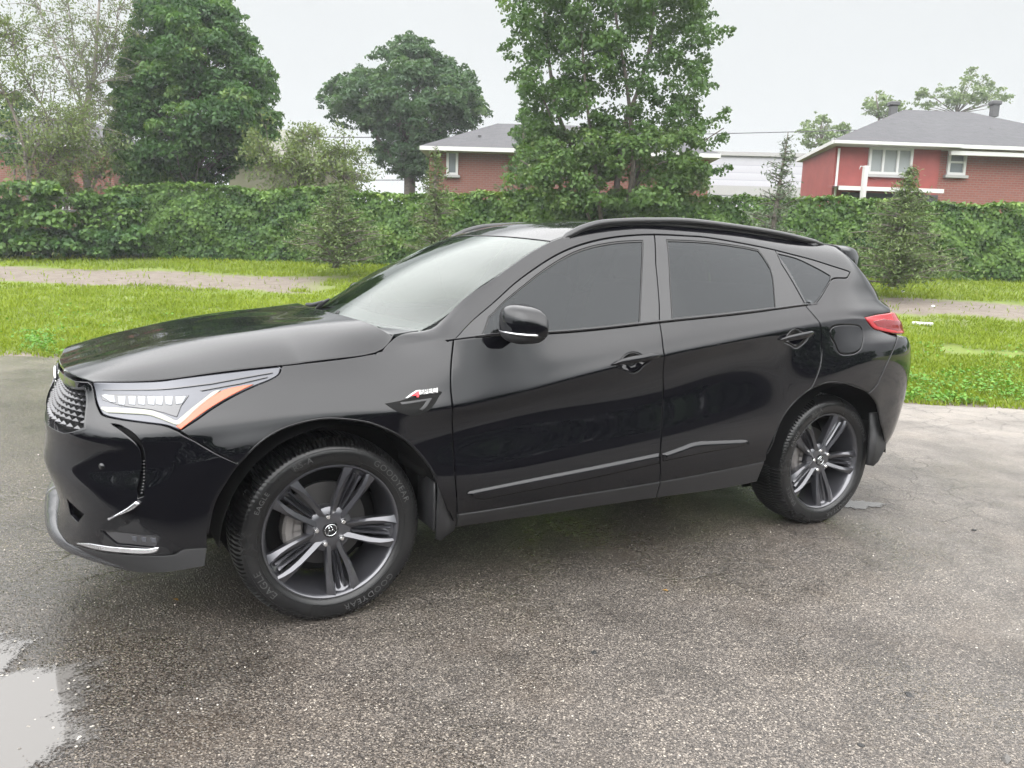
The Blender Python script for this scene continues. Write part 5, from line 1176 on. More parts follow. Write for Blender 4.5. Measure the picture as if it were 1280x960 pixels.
def clover():
    n = 42000; q = 4.55 + RNG.exponential(.75, n); t_ = RNG.uniform(-9, 14, n); nz = fnoise(q * 2.2, t_ * 2.2); ok = (q < 8) & (nz + RNG.normal(size=n) * .35 > -.05 + .5 * (t_ < 1.5)); q, t_ = q[ok], t_[ok]; n = len(q)
    P = np.c_[qt(q, t_), TZ(q) + RNG.uniform(.015, .075, n)]; nr = np.c_[RNG.normal(size=(n, 2)) * .45, np.ones(n)]
    tag(cloud_obj('clover_patch', [leaf_geo(P, nr, RNG.uniform(.022, .055, n), np.clip(RNG.normal(.5, .22, n), 0, 1), .8)], M['clover']), 'broad leaved weeds at the edge of the lot', kind='stuff')
clover()

# ---------------------------------------------------------------- hedge on its chain-link fence
HQ = lambda t: 15.75 + .045 * t
def hedge():
    r = empty('vine_hedge', (*qt(HQ(-2.), -2.), 1.05)); tag(r, 'long clipped looking wall of green vines grown over the fence behind the grass', 'hedge'); mw = np.array([*qt(HQ(-2.), -2.), 1.05])
    t0, t1, N = -13.4, 20., 90000
    t_ = RNG.uniform(t0, t1, N); s = RNG.random(N); top = s > .80
    hz = 1.86 + .10 * fnoise(t_ * .9, t_ * .31) + .05 * fnoise(t_ * 4, t_ * 2.2); z = np.where(top, hz + RNG.normal(size=N) * .03, hz * RNG.random(N) ** .9)
    bul = -.02 + .13 * fnoise(t_ * 1.2, z * 1.7) + .09 * fnoise(t_ * 3.7, z * 4.1) + .10 * np.sin(z / 1.9 * math.pi)
    bul = np.maximum(bul, -.04); q = np.where(top, HQ(t_) + RNG.uniform(-.1, .75, N), HQ(t_) - bul - .03 * RNG.exponential(1, N) + .05)
    P = np.c_[qt(q, t_), 1.03 + z]; n = np.c_[np.where(top, 0, -QN[0])[:, None], np.where(top, 0, -QN[1])[:, None], np.where(top, 1., .35)[:, None]] + RNG.normal(size=(N, 3)) * .42
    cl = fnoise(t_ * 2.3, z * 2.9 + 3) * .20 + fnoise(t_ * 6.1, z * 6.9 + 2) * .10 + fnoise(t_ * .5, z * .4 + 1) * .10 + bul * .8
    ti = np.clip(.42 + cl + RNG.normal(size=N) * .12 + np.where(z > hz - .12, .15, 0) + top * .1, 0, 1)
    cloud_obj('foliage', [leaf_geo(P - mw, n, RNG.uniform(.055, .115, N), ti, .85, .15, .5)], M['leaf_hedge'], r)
    # dense woody inside
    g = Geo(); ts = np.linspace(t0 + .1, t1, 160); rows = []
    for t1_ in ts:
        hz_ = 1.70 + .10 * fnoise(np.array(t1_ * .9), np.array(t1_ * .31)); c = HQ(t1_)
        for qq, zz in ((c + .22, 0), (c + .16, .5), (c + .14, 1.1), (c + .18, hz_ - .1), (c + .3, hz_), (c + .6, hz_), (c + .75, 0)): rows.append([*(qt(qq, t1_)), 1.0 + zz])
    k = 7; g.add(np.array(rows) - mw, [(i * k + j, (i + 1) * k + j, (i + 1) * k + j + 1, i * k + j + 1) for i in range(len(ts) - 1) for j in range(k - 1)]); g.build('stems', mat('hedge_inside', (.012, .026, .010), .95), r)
hedge()
def fence():
    f = empty('chain_link_fence', (*qt(HQ(-15.), -15.), 1.0)); tag(f, 'galvanised chain link fence seen in the gaps left of the hedge', 'fence'); mw = np.array([*qt(HQ(-15.), -15.), 1.0])
    def post(x, y0, y1, m):
        P = at_q(x, y0, 15.05 + .0); g = Geo(); zt = at_q(x, y1, 15.05)[2]; tube(g, [np.array([P[0], P[1], .95]) - mw, np.array([P[0], P[1], zt]) - mw], .026, 10); return g.build('post', m, f)
    post(178.5, 312, 262, M['metal']); post(88, 312, 262, M['metal']); post(128, 312, 262, M['metal']); post(20, 312, 256, M['metal']); post(52, 312, 258, M['metal'])
    g = Geo(); a, b = at_q(-10, 256, 15.05), at_q(178, 270, 15.05); tube(g, [a - mw, b - mw], .022, 8); g.build('top_rail', M['metal'], f)
    g = Geo()
    for k in range(60):
        x = -10 + k * 3.2
        for s in (-1, 1):
            A, B = at_q(x, 258 + x * .07, 15.05), at_q(x + s * 14, 312, 15.05); tube(g, [A - mw, B - mw], .0035, 3, caps=False)
    w = g.build('wire_mesh', M['metal'], f)
fence()

# ---------------------------------------------------------------- trees
def tree(name, label, px, py, depth, zbase=1.05, cat='tree', group=None):
    P = at_depth(px, py, depth); r = empty(name, (P[0], P[1], zbase)); tag(r, label, cat, group); r['d'] = depth; return r, P[2] - zbase
S_ = lambda px, d: px * d / FPX
def poly_crown(r, m, outline, depth, nc, rpx, per, size, thick=1., t0=.42, tvar=.15, **kw):
    """clumps spread through the volume whose outline (seen from the lot) is given; depth follows the distance to the outline"""
    O = np.array(outline, float); b = np.array(r.location); lo, hi = O.min(0), O.max(0); ch = []; cs = []
    while len(cs) < nc:
        q = RNG.uniform(lo, hi)[None]
        if not inside(O, q)[0]: continue
        e_ = dist_poly(O, q)[0]; rr = rpx * RNG.uniform(.55, 1.3); rr = min(rr, max(rpx * .4, e_ * 1.1))
        half = S_(min(e_ * 1.5, (hi[0] - lo[0]) * .42), depth) * thick; s = RNG.uniform(-1, 1); dz = half * np.sign(s) * abs(s) ** .5
        c = at_depth(q[0, 0], q[0, 1], depth + dz) - b; cs.append(c)
        ch.append(clump(c, S_(rr, depth), int(per * (rr / rpx) ** 2), size, np.clip(t0 + RNG.normal() * tvar, 0, 1), **kw))
    cloud_obj('crown', ch, m, r); return cs
# big dark dome (horse chestnut)
d0 = 24.6
r, _ = tree('chestnut_tree', 'tall dense dark green dome shaped tree behind the left end of the hedge', 242, 200, d0)
CH = [(172, 0), (157, 39), (149, 81), (131, 108), (137, 142), (131, 170), (142, 212), (152, 250), (184, 257), (248, 243), (301, 222), (336, 193), (354, 166), (349, 117), (340, 78), (319, 53), (305, 21), (287, -2), (268, -24), (240, -34), (205, -24)]
cs = poly_crown(r, M['leaf_dark'], CH, d0, 680, 18, 150, .155, .9, .42, .17, up=.55, droop=.6, aspect=.45, fill=.5)
g = Geo(); tube(g, [(0, 0, -.1), (.05, 0, 1.5), (0, .1, 3.2), (0, 0, 6.)], [.30, .26, .2, .06], 10)
for c in cs[::14]: spray(g, (0, 0, max(.8, c[2] * .7)), c, .05)
g.build('trunk', M['bark'], r)
# spreading maple behind the brick house
d0 = 36.
r, _ = tree('maple_tree', 'broad maple with irregular crown standing left of the middle brick house roof', 512, 200, d0)
MP = [(396, 122), (410, 101), (438, 90), (462, 70), (488, 50), (512, 41), (537, 51), (552, 70), (577, 78), (596, 95), (604, 120), (617, 142), (612, 153), (592, 168), (566, 178), (552, 196), (545, 216), (528, 234), (507, 232), (492, 222), (478, 212), (463, 204), (458, 190), (468, 176), (450, 163), (430, 160), (408, 150), (399, 137)]
cs = poly_crown(r, M['leaf_maple'], MP, d0, 620, 12.5, 110, .165, .9, .46, .15, up=.6, fill=.5)
g = Geo(); b_ = np.array(r.location); mp = lambda x, y: at_depth(x, y, d0) - b_
tube(g, [(0, 0, -.1), mp(512, 225), mp(505, 190), mp(508, 130), mp(512, 75)], [.30, .26, .22, .12, .04], 9); tube(g, [mp(510, 228), mp(528, 205), mp(560, 150)], [.16, .12, .05], 8); tube(g, [mp(511, 222), mp(490, 200), mp(450, 140)], [.16, .12, .05], 8)
for c in cs[::12]: spray(g, mp(508, 195) * .5 + np.array([0, 0, c[2] * .45]), c, .05)
g.build('trunk', M['bark'], r)
# the tall loose tree behind the car
d0 = 19.4
r, _ = tree('poplar_tree', 'tall loose leafed multi stemmed tree rising behind the car roof', 765, 200, d0, 1.05)
base = np.array(r.location)
def loc(px, py, dd=0.): return at_depth(px, py, d0 + dd) - base
stems = [[(.1, 0, 0), loc(772, 220), loc(778, 165), loc(800, 105), loc(815, 40), loc(822, -60)], [(.1, 0, 0), loc(790, 225, -.2), loc(789, 160, -.4), loc(782, 95, -.5), loc(770, 20, -.5), loc(765, -70, -.4)], [(0, .1, 0), loc(735, 230, .2), loc(700, 150, .5), loc(688, 90, .7), loc(680, 10, .8), loc(678, -60, .9)],
         [(0, 0, 0), loc(745, 220, -.3), loc(735, 140, -.5), loc(728, 60, -.6), loc(722, -40, -.5)], [(.1, 0, 0), loc(800, 210, .3), loc(850, 140, .3), loc(872, 80, .3)], [(0, 0, 0), loc(800, 225, .1), loc(850, 195, 0), loc(905, 160, -.2)], [(0, 0, 0), loc(720, 235, -.2), loc(675, 215, -.4), loc(650, 200, -.5)], [(0, 0, 0), loc(690, 150, .2), loc(668, 110, .3), loc(640, 92, .3)]]
limbs('trunk', r, M['bark'], stems, [.085, .075, .08, .06, .05, .04, .04, .035])
ch = []
def put(px, py, rpx, n, t0=.45, dd=None, size=.098):
    dd = RNG.uniform(-1.4, 1.4) if dd is None else dd; c = loc(px, py, dd); ch.append(clump(c, S_(rpx, d0), n, size, np.clip(t0 + RNG.normal() * .10, 0, 1), up=.35, droop=.5, aspect=.72, flat=.9, fill=.6))
for i in range(740):                                  # broad body, denser low down
    y = RNG.uniform(-75, 262); lo, hi = np.interp(y, [-75, 0, 60, 110, 135, 175, 215, 245, 265], [648, 634, 646, 652, 655, 655, 648, 652, 690]), np.interp(y, [-75, 0, 60, 110, 135, 175, 215, 245, 265], [868, 886, 892, 884, 880, 880, 888, 880, 840])
    x = RNG.uniform(lo + 8, hi - 8); hole = (abs(x - 800) < 34 and 60 < y < 160 and RNG.random() < .62) or (abs(x - 752) < 20 and 95 < y < 160 and RNG.random() < .5) or (y < 140 and RNG.random() < .11)
    if hole: continue
    put(x, y, RNG.uniform(11, 21), int(RNG.uniform(70, 120) * (1.25 if y > 165 else 1)), .34 + .24 * (y > 165) + .1 * RNG.random())
for px, py, rr in ((905, 42, 11), (893, 50, 13), (880, 58, 14), (870, 15, 16), (882, 80, 10), (902, 150, 11), (888, 157, 13), (872, 165, 15), (908, 140, 7), (900, 178, 11), (905, 172, 8), (884, 185, 14), (908, 212, 9), (895, 218, 12), (890, 110, 9), (876, 118, 12), (870, 90, 13), (632, 12, 12), (640, 30, 12), (630, 62, 9), (638, 75, 12), (645, 95, 10), (640, 55, 8), (628, 2, 8), (640, 230, 14), (634, 222, 9), (648, 205, 13), (660, 195, 13), (645, 168, 11), (655, 145, 10), (636, 100, 6), (915, 38, 6), (890, 20, 8), (880, 40, 9)):
    put(px, py, rr, int(rr * 5.5), .48)
cloud_obj('crown', ch, M['leaf_linden'], r)
# dark conifer half hidden behind it
def conifer(name, label, px, ytop, ybot, depth, wpx, m, dens, size, lean=0, ragged=.3, zb=1.05, group=None, leader=.0, cat='tree'):
    P = at_depth(px, ybot, depth); top = at_depth(px + lean, ytop, depth); z0 = zb; r = empty(name, (P[0], P[1], z0)); tag(r, label, cat, group); H = top[2] - z0; Wm = S_(wpx, depth) / 2; ch = []; g = Geo()
    ox = (top - at_depth(px, ytop, depth))
    tube(g, [(0, 0, -.05), (ox[0] * .5, ox[1] * .5, H * .5), (ox[0], ox[1], H)], [.05 + H * .012, .03 + H * .006, .008], 7)
    nb = int(dens)
    for i in range(nb):
        f = (i + RNG.random()) / nb; f = .97 * f ** 1.15; a = RNG.uniform(0, 2 * math.pi); L = Wm * (1 - f) ** 1.1 * RNG.uniform(1 - ragged, 1.15) + .05; base_ = np.array([ox[0] * f, ox[1] * f, H * f])
        tip = base_ + np.array([math.cos(a) * L, math.sin(a) * L, L * RNG.uniform(.05, .45)]); spray(g, base_, tip, .012 + .01 * (1 - f))
        n = int(5 + L * 85); s = RNG.random(n) ** .7; pos = base_ + np.outer(s, tip - base_) + RNG.normal(size=(n, 3)) * (.05 + .06 * L) * np.array([1, 1, .6]); nr = RNG.normal(size=(n, 3)) + [0, 0, .8]
        ch.append(leaf_geo(pos, nr, size * RNG.uniform(.7, 1.3, n), np.clip(.35 + .3 * s + RNG.normal(size=n) * .12, 0, 1), .32, .1, .1))
    cloud_obj('crown', ch, m, r); g.build('trunk', M['bark'], r); return r
conifer('dark_conifer', 'dark conifer half hidden behind the left side of the tall loose tree', 652, 88, 240, 27., 78, M['leaf_maple'], 120, .16, group=None)
conifer('young_spruce', 'thin greyish young spruce with bare leader in front of the white building', 960, 168, 300, 16.4, 122, M['leaf_grey'], 84, .085, 14, .5)
conifer('olive_spruce', 'olive brown bushy spruce in front of the hedge under the awning house', 1116, 208, 345, 15.6, 158, M['leaf_olive'], 165, .085, 8, .5)
conifer('olive_sapling', 'slim olive sapling before the hedge under the middle house window', 545, 186, 322, 16.6, 96, M['leaf_olive'], 95, .085, -3, .5)
conifer('olive_bush', 'low olive bush leaning on the hedge left of the slim sapling', 420, 228, 328, 17.6, 130, M['leaf_olive'], 110, .085, 5, .45, cat='bush')
# thin bare elm at the left
def twiggy(name, label, base_px, depth, pts, r0, ntw, lf, m, size, zb=1.05, spread=1., cat='tree', bark='bark', group=None):
    P = at_depth(base_px[0], base_px[1], depth); r = empty(name, (P[0], P[1], zb)); tag(r, label, cat, group); b = np.array(r.location); main = [[(0, 0, 0)] + [at_depth(x, y, depth + dz) - b for x, y, dz in s] for s in pts]
    g = Geo(); ends = []
    for s, rr in zip(main, r0):
        C = catmull(np.array(s), 5); tube(g, C, np.linspace(rr, rr * .18, len(C)), 7)
        for k in range(ntw):
            i = RNG.integers(len(C) // 4, len(C)); p = C[i]; up_ = C[min(i + 2, len(C) - 1)] - C[max(i - 2, 0)]; up_ /= np.linalg.norm(up_) + 1e-9; L = spread * RNG.uniform(.5, 1.5) * (1.15 - i / len(C) * .5); dirv = up_ * .6 + unit(1)[0] * .9; dirv /= np.linalg.norm(dirv); e = p + dirv * L; e[2] -= .12 * L
            spray(g, p, e, .016)
            for j in range(3):
                s_ = p + (e - p) * RNG.uniform(.35, 1); e2_ = s_ + (dirv * .5 + unit(1)[0] * .8) * L * .45; tube(g, [s_, e2_], [.007, .003], 4); ends += [(s_, e2_)]
    g.build('trunk', M[bark], r); ch = []
    for a, b_ in ends:
        n = RNG.poisson(lf)
        if n: s_ = RNG.random(n); pos = a + np.outer(s_, b_ - a) + RNG.normal(size=(n, 3)) * .09; ch.append(leaf_geo(pos, RNG.normal(size=(n, 3)) + [0, 0, .4], size * RNG.uniform(.6, 1.3, n), np.clip(RNG.normal(.5, .2, n), 0, 1), .5, .1, .6))
    cloud_obj('crown', ch, m, r); return r
twiggy('thin_elm', 'tall thin twiggy elm with a nearly bare crown at the left', (112, 300), 23., [[(108, 200, 0), (104, 150, .2), (118, 90, .2), (122, 30, 0), (128, -40, 0)], [(106, 160, 0), (98, 120, -.3), (70, 60, -.5), (45, 0, -.5)], [(110, 110, 0), (95, 60, .3), (85, 0, .4)], [(112, 130, .2), (140, 60, .3), (150, 0, .3)]], [.12, .05, .035, .035], 50, 14, M['leaf_pale'], .08, bark='bark_pale')
twiggy('feathery_tree', 'feathery pale green tree leaning in from the left edge', (30, 300), 21., [[(35, 220, 0), (20, 150, 0), (-15, 70, 0), (-40, -20, 0)], [(40, 200, 0), (60, 150, .3), (30, 95, .3), (10, 30, .3)], [(50, 220, .2), (80, 180, 0), (90, 150, -.2)]], [.055, .04, .035], 50, 24, M['leaf_pale'], .085)
twiggy('feathery_willow', 'pale feathery willow like shrub above the hedge right of the dark dome tree', (372, 250), 21.6, [[(370, 225, 0), (350, 200, 0), (325, 190, 0)], [(375, 220, 0), (375, 190, .2), (385, 170, .3)], [(380, 225, 0), (405, 195, 0), (432, 195, 0)], [(378, 230, 0), (415, 215, -.3), (440, 225, -.3)]], [.06, .05, .05, .04], 34, 22, M['leaf_pale'], .10, spread=.8, cat='shrub')
twiggy('grey_scrub', 'thin brownish scrub behind the fence at the left', (80, 295), 22.4, [[(70, 240, 0), (55, 205, 0), (40, 185, 0)], [(85, 240, 0), (90, 205, 0), (98, 180, 0)], [(110, 250, 0), (125, 215, 0), (140, 190, 0)], [(95, 250, .3), (75, 215, .3), (70, 195, .2)]], [.05, .05, .05, .04], 22, 11, M['leaf_olive'], .11, spread=.7, cat='shrub')
# ivy covered stump at the far left, undergrowth
def blob_bush(name, label, px, py, depth, boxes, m, size, cat='bush', zb=1.05, group=None, per=95, trunk=None):
    P = at_depth(px, py, depth); r = empty(name, (P[0], P[1], zb)); tag(r, label, cat, group); b = np.array(r.location); ch = []
    for x, y, rr, dz in boxes: ch.append(clump(at_depth(x, y, depth + dz) - b, S_(rr, depth), int(per * (rr / 16) ** 2), size, np.clip(RNG.normal(.45, .13), 0, 1), up=.4, droop=.5, fill=.6))
    cloud_obj('crown', ch, m, r); g = Geo(); tube(g, [(0, 0, -.05), (.03, 0, .5), at_depth(*(trunk or (px, py - 25)), depth) - b], [.07, .05, .03], 7); g.build('trunk', M['bark'], r); return r
blob_bush('ivy_trunk', 'dark ivy clad trunk at the left edge of the picture', 16, 290, 24., [(14 + 8 * RNG.normal(), y, RNG.uniform(11, 17), RNG.uniform(-.4, .4)) for y in np.linspace(122, 205, 16)], M['leaf_maple'], .15, 'tree', trunk=(18, 170))
blob_bush('wild_bush', 'bright green wild bush by the fence in the left corner', 35, 305, 20.2, [(RNG.uniform(-10, 75), RNG.uniform(235, 318), RNG.uniform(12, 20), RNG.uniform(-.5, .5)) for _ in range(64)], M['leaf_hedge'], .15)
blob_bush('wild_shrub', 'wild shrub on the fence right under the dark dome tree', 130, 305, 20.8, [(RNG.uniform(98, 172), RNG.uniform(245, 316), RNG.uniform(11, 18), RNG.uniform(-.4, .4)) for _ in range(58)], M['leaf_hedge'], .14)
blob_bush('low_scrub', 'low dark scrub along the fence foot at the left', 60, 312, 20.4, [(RNG.uniform(-15, 180), RNG.uniform(290, 322), RNG.uniform(9, 14), RNG.uniform(-.5, .5)) for _ in range(85)], M['leaf_dark'], .13, 'scrub')
# far trees over the right roof
def far_tree(label, px, py, depth, outline, nc, stem):
    P = at_depth(px, py, depth); r = empty('far_tree', (P[0], P[1], 1.)); tag(r, label, 'tree', 'far trees behind the red house'); b = np.array(r.location)
    cs = poly_crown(r, M['leaf_far'], outline, depth, nc, 6.5, 42, .20, .8, .5, .18, up=.3, fill=.85, droop=.3, flat=.8)
    g = Geo(); S0 = [at_depth(x, y, depth) - b for x, y in stem]; tube(g, [(0, 0, 0)] + S0, np.linspace(.16, .03, len(stem) + 1), 6)
    for c in cs[::5]: tube(g, [S0[1] * .6 + S0[0] * .4, c], [.04, .012], 4)
    g.build('trunk', M['bark'], r)
far_tree('pale small far tree left of the red house roof', 1030, 215, 52., [(994, 166), (1003, 150), (1014, 148), (1024, 131), (1034, 143), (1040, 156), (1052, 146), (1064, 152), (1066, 168), (1060, 182), (1030, 195), (1004, 188)], 70, [(1028, 195), (1026, 165), (1028, 145)])
far_tree('far tree standing behind the left flue of the red house', 1100, 200, 56., [(1076, 142), (1079, 124), (1090, 122), (1098, 109), (1108, 118), (1120, 124), (1138, 128), (1132, 146), (1090, 152)], 60, [(1100, 160), (1098, 140), (1095, 118)])
far_tree('far wind blown tree standing behind the ridge of the red house', 1195, 200, 56., [(1136, 138), (1143, 118), (1156, 107), (1165, 118), (1180, 98), (1190, 110), (1200, 94), (1215, 81), (1232, 88), (1241, 102), (1254, 108), (1264, 114), (1274, 121), (1258, 133), (1230, 137)], 120, [(1195, 160), (1196, 130), (1208, 100)])

# ---------------------------------------------------------------- houses
def quad_uv(g, pts, mi=0):
    g.add(pts, [tuple(range(len(pts)))], None, mi)
def uv_box(o):
    """planar UV in metres for brick and shingle patterns"""
    me = o.data; uv = me.uv_layers.new(name='UVMap')
    for p in me.polygons:
        n = p.normal; ax = Vector((0, 0, 1)).cross(n)
        if ax.length < 1e-3: ax = Vector((1, 0, 0))
        ax.normalize(); up_ = n.cross(ax)
        for li in p.loop_indices: c = me.vertices[me.loops[li].vertex_index].co; uv.data[li].uv = (c.dot(ax), c.dot(up_))
    return o
class House:
    """built in a local frame: x along the camera-facing wall, y away from the camera, z up"""
    def __init__(s, name, label, px, depth, yaw, zb=1.0, cat='house', group=None):
        P = at_depth(px, 240, depth); s.rz = yaw; s.r = empty(name, (P[0], P[1], zb), yaw); tag(s.r, label, cat, group); s.o = np.array([P[0], P[1], zb])
        s.X = np.array([math.cos(yaw), math.sin(yaw), 0]); s.Y = np.array([-math.sin(yaw), math.cos(yaw), 0])
    def at(s, px, py, y=0.):
        """pixel -> (x, z) on the local wall plane at offset y"""
        d = ray(px, py); n = s.Y; t = ((s.o + s.Y * y - CAM) @ n) / (d @ n); P = CAM + d * t - s.o; return P @ s.X, P[2]
    def part(s, name, m, parent=None, uv=True):
        class G(Geo): pass
        g = Geo(); g.fin = lambda: (lambda o: uv_box(o) if uv else o)(g.build(name, m, parent or s.r, smooth=False)); return g
    def window(s, px0, px1, py0, py1, lights=1, y=0., mpane='pane', sash=None):
        x0, z1 = s.at(px0, py0, y); x1, z0 = s.at(px1, py1, y); w = x1 - x0; h = z1 - z0; fr = .085
        g = Geo()
        for a, b, c, d in ((x0, x1, z1 - fr, z1), (x0, x1, z0, z0 + fr), (x0, x0 + fr, z0 + fr, z1 - fr), (x1 - fr, x1, z0 + fr, z1 - fr)): box(g, ((a + b) / 2, y - .03, (c + d) / 2), (b - a, .12, d - c))
        for k in range(1, lights): xx = x0 + w * k / lights; box(g, (xx, y - .03, (z0 + z1) / 2), (fr * .9, .10, h - 2 * fr))
        if sash: box(g, ((x0 + x1) / 2, y - .03, z0 + h * sash), (w - 2 * fr, .10, fr * .7))
        f = g.build('window', M['trim'], s.r, smooth=False)
        g = Geo(); box(g, ((x0 + x1) / 2, y - .004, (z0 + z1) / 2), (w - fr, .02, h - fr)); g.build('pane', M[mpane], f, smooth=False)
        g = Geo(); box(g, ((x0 + x1) / 2, y - .06, z0 - .05), (w + .16, .2, .09)); g.build('sill', M['soffit'], f, smooth=False)
        return x0, x1, z0, z1
def hip_roof(g, x0, x1, y0, y1, z, zr, xr0, xr1, yr, th=.16, mi=0, mi2=1):
    A, B, C, D = (x0, y0, z), (x1, y0, z), (x1, y1, z), (x0, y1, z); E, F = (xr0, yr, zr), (xr1, yr, zr)
    for q in ((A, B, F, E), (B, C, F), (C, D, E, F), (D, A, E)): g.add(np.array(q), [tuple(range(len(q)))], None, mi)
    for a, b in ((A, B), (B, C), (C, D), (D, A)): g.add(np.array([a, b, (b[0], b[1], b[2] - th), (a[0], a[1], a[2] - th)]), [(0, 3, 2, 1)], None, mi2)
    g.add(np.array([(*p[:2], z - th) for p in (A, B, C, D)]), [(0, 1, 2, 3)], None, 2)
faceyaw = -YAW
# -- right house
h = House('red_house', 'red brick two storey house with grey hip roof and white awning at the right', 1120, 27., faceyaw + .04)
xa, ze = h.at(1045, 183); xm, _ = h.at(1175, 200); xe = h.at(1420, 200)[0]; x_l = h.at(1001, 205, 4.)[0]
g = h.part('wall', [M['red_paint'], M['brick']]); quad_uv(g, [(xa, 0, -.2), (xm, 0, -.2), (xm, 0, ze), (xa, 0, ze)], 0); quad_uv(g, [(xm, .12, -.2), (xe, .12, -.2), (xe, .12, ze), (xm, .12, ze)], 1); quad_uv(g, [(xm, 0, -.2), (xm, .12, -.2), (xm, .12, ze), (xm, 0, ze)], 0)
xl = h.at(1003, 210, 4.2)[0]; quad_uv(g, [(xl, 4.2, -.2), (xa, 0, -.2), (xa, 0, ze), (xl, 4.2, ze)], 0); quad_uv(g, [(xe, .12, -.2), (xe, 9, -.2), (xe, 9, ze), (xe, .12, ze)], 1); g.fin()
g = h.part('roof', [M['shingle'], M['trim'], M['soffit']])
ex0 = h.at(1040, 182, -.5)[0]; xr0 = h.at(1130, 137, 4.2)[0]; zr = h.at(1130, 137, 4.2)[1]; zE = h.at(1100, 177, -.5)[1]; xlo = h.at(995, 205, 4.6)[0]
A, B, C_, D_2 = (ex0, -.5, zE), (xe + .4, -.5, zE), (xe + .4, 9., zE), (xlo, 4.6, zE); E, F = (xr0, 4.2, zr), (xe - 3.5, 4.2, zr)
for q in ((A, B, F, E), (B, C_, F), (D_2, A, E), (C_, (xr0, 9., zE), D_2, E, F)): g.add(np.array(q), [tuple(range(len(q)))], None, 0)
for a, b in ((A, B), (D_2, A)): g.add(np.array([a, b, (*b[:2], b[2] - .12), (*a[:2], a[2] - .12)]), [(0, 3, 2, 1)], None, 1)
g.add(np.array([(p[0], p[1], zE - .12) for p in (A, B, C_, D_2)]), [(0, 1, 2, 3)], None, 2); rf = g.fin()
g = h.part('gutter', M['trim'], rf); xs0, _ = h.at(1043, 180, -.55); xs1, _ = h.at(1203, 180, -.55); box(g, ((xs0 + xs1) / 2, -.56, zE - .06), (xs1 - xs0, .10, .10)); xs2 = h.at(1400, 182, -.5)[0]; box(g, ((h.at(1192, 180, -.5)[0] + xs2) / 2, -.36, zE - .26), (xs2 - h.at(1192, 180, -.5)[0], .14, .13)); g.fin()
for px, y0, y1 in ((1117.5, 126.5, 141), (1244.5, 125.5, 141)):
    g = h.part('chimney', M['flue'], rf); xc_, zt_ = h.at(px, y0, 4.); zb_ = h.at(px, y1, 4.)[1]; box(g, (xc_, 4., (zt_ + zb_) / 2 - .1), (.24, .24, zt_ - zb_ + .1)); box(g, (xc_, 4., zt_ - .10), (.36, .36, .16), bev=.03); g.fin()
g = h.part('vent_pipe', M['metal'], rf); x_, z_ = h.at(1237, 160, 1.8); tube(g, [(x_, 1.8, z_ - .5), (x_, 1.8, z_)], .06, 8); g.fin()
h.window(1086.5, 1137.5, 183.5, 219.5, 3, 0., 'curtain'); h.window(1185.5, 1204.5, 186.5, 219.5, 1, .12, 'pane', .5)
g = h.part('awning', [M['trim'], M['soffit']]); x0, z0 = h.at(1047, 233, -.9); x1, _ = h.at(1178, 233, -.9); quad_uv(g, [(x0, -1.0, z0), (x1, -1.0, z0), (x1, 0, z0 + .10), (x0, 0, z0 + .10)], 0); box(g, ((x0 + x1) / 2, -1.0, z0 - .05), (x1 - x0, .05, .13), mi=0); quad_uv(g, [(x0, -.95, z0 - .02), (x1, -.95, z0 - .02), (x1, -.02, z0 + .05), (x0, -.02, z0 + .05)], 1); g.fin()
g = h.part('dark_opening', M['darkpane']); x0, z0 = h.at(1052, 240); x1, z1 = h.at(1170, 262); box(g, ((x0 + x1) / 2, -.01, (z0 + z1) / 2), (x1 - x0, .03, z0 - z1)); g.fin()
g = h.part('downpipe', M['trim']); x_, z_ = h.at(1047, 186); tube(g, [(x_ + .02, -.09, z_), (x_ + .02, -.09, -.1)], .04, 8); g.fin()
P = at_depth(1078.5, 246, 21.); g = Geo(); zt_ = at_depth(1078.5, 208, 21.)[2] - 1.05; box(g, (0, 0, zt_ / 2), (.115, .115, zt_), bev=.01); tube(g, [(-.06, 0, zt_ - .03), (-.2, 0, zt_ - .02), (-.24, 0, zt_ - .1)], .012, 6); o = g.build('clothesline_post', mat('weathered_white', (.30, .295, .28), .7)); o.location = (P[0], P[1], 1.05); tag(o, 'white post standing behind the hedge in front of the red house', 'post')
# -- middle house
h = House('brick_house', 'brick house with low grey hip roof half hidden behind the tall tree', 720, 30., faceyaw - .02)
xa, ze = h.at(537, 184); xe, _ = h.at(888, 190); g = h.part('wall', M['brick_b']); D9 = 9.
quad_uv(g, [(xa, 0, -.2), (xe, 0, -.2), (xe, 0, ze), (xa, 0, ze)]); quad_uv(g, [(xa, D9, -.2), (xa, 0, -.2), (xa, 0, ze), (xa, D9, ze)]); quad_uv(g, [(xe, 0, -.2), (xe, D9, -.2), (xe, D9, ze), (xe, 0, ze)]); g.fin()
g = h.part('roof', [M['shingle'], M['trim'], M['soffit']]); x0, zE = h.at(524.5, 182, -.6); x1 = h.at(902, 182, -.6)[0]; zr = h.at(625, 152, 4.)[1]; hip_roof(g, x0, x1, -.6, D9 + .6, zE, zr, h.at(622, 152, 4.5)[0], h.at(815, 152, 4.5)[0], 4.5, .15); rf = g.fin()
g = h.part('vent_pipe', M['flue'], rf); x_, z_ = h.at(599.5, 169, 1.3); tube(g, [(x_, 1.3, z_ - .4), (x_, 1.3, z_)], .06, 8); g.fin()
h.window(558.5, 572.5, 188.5, 219, 1, 0., 'pane', None)
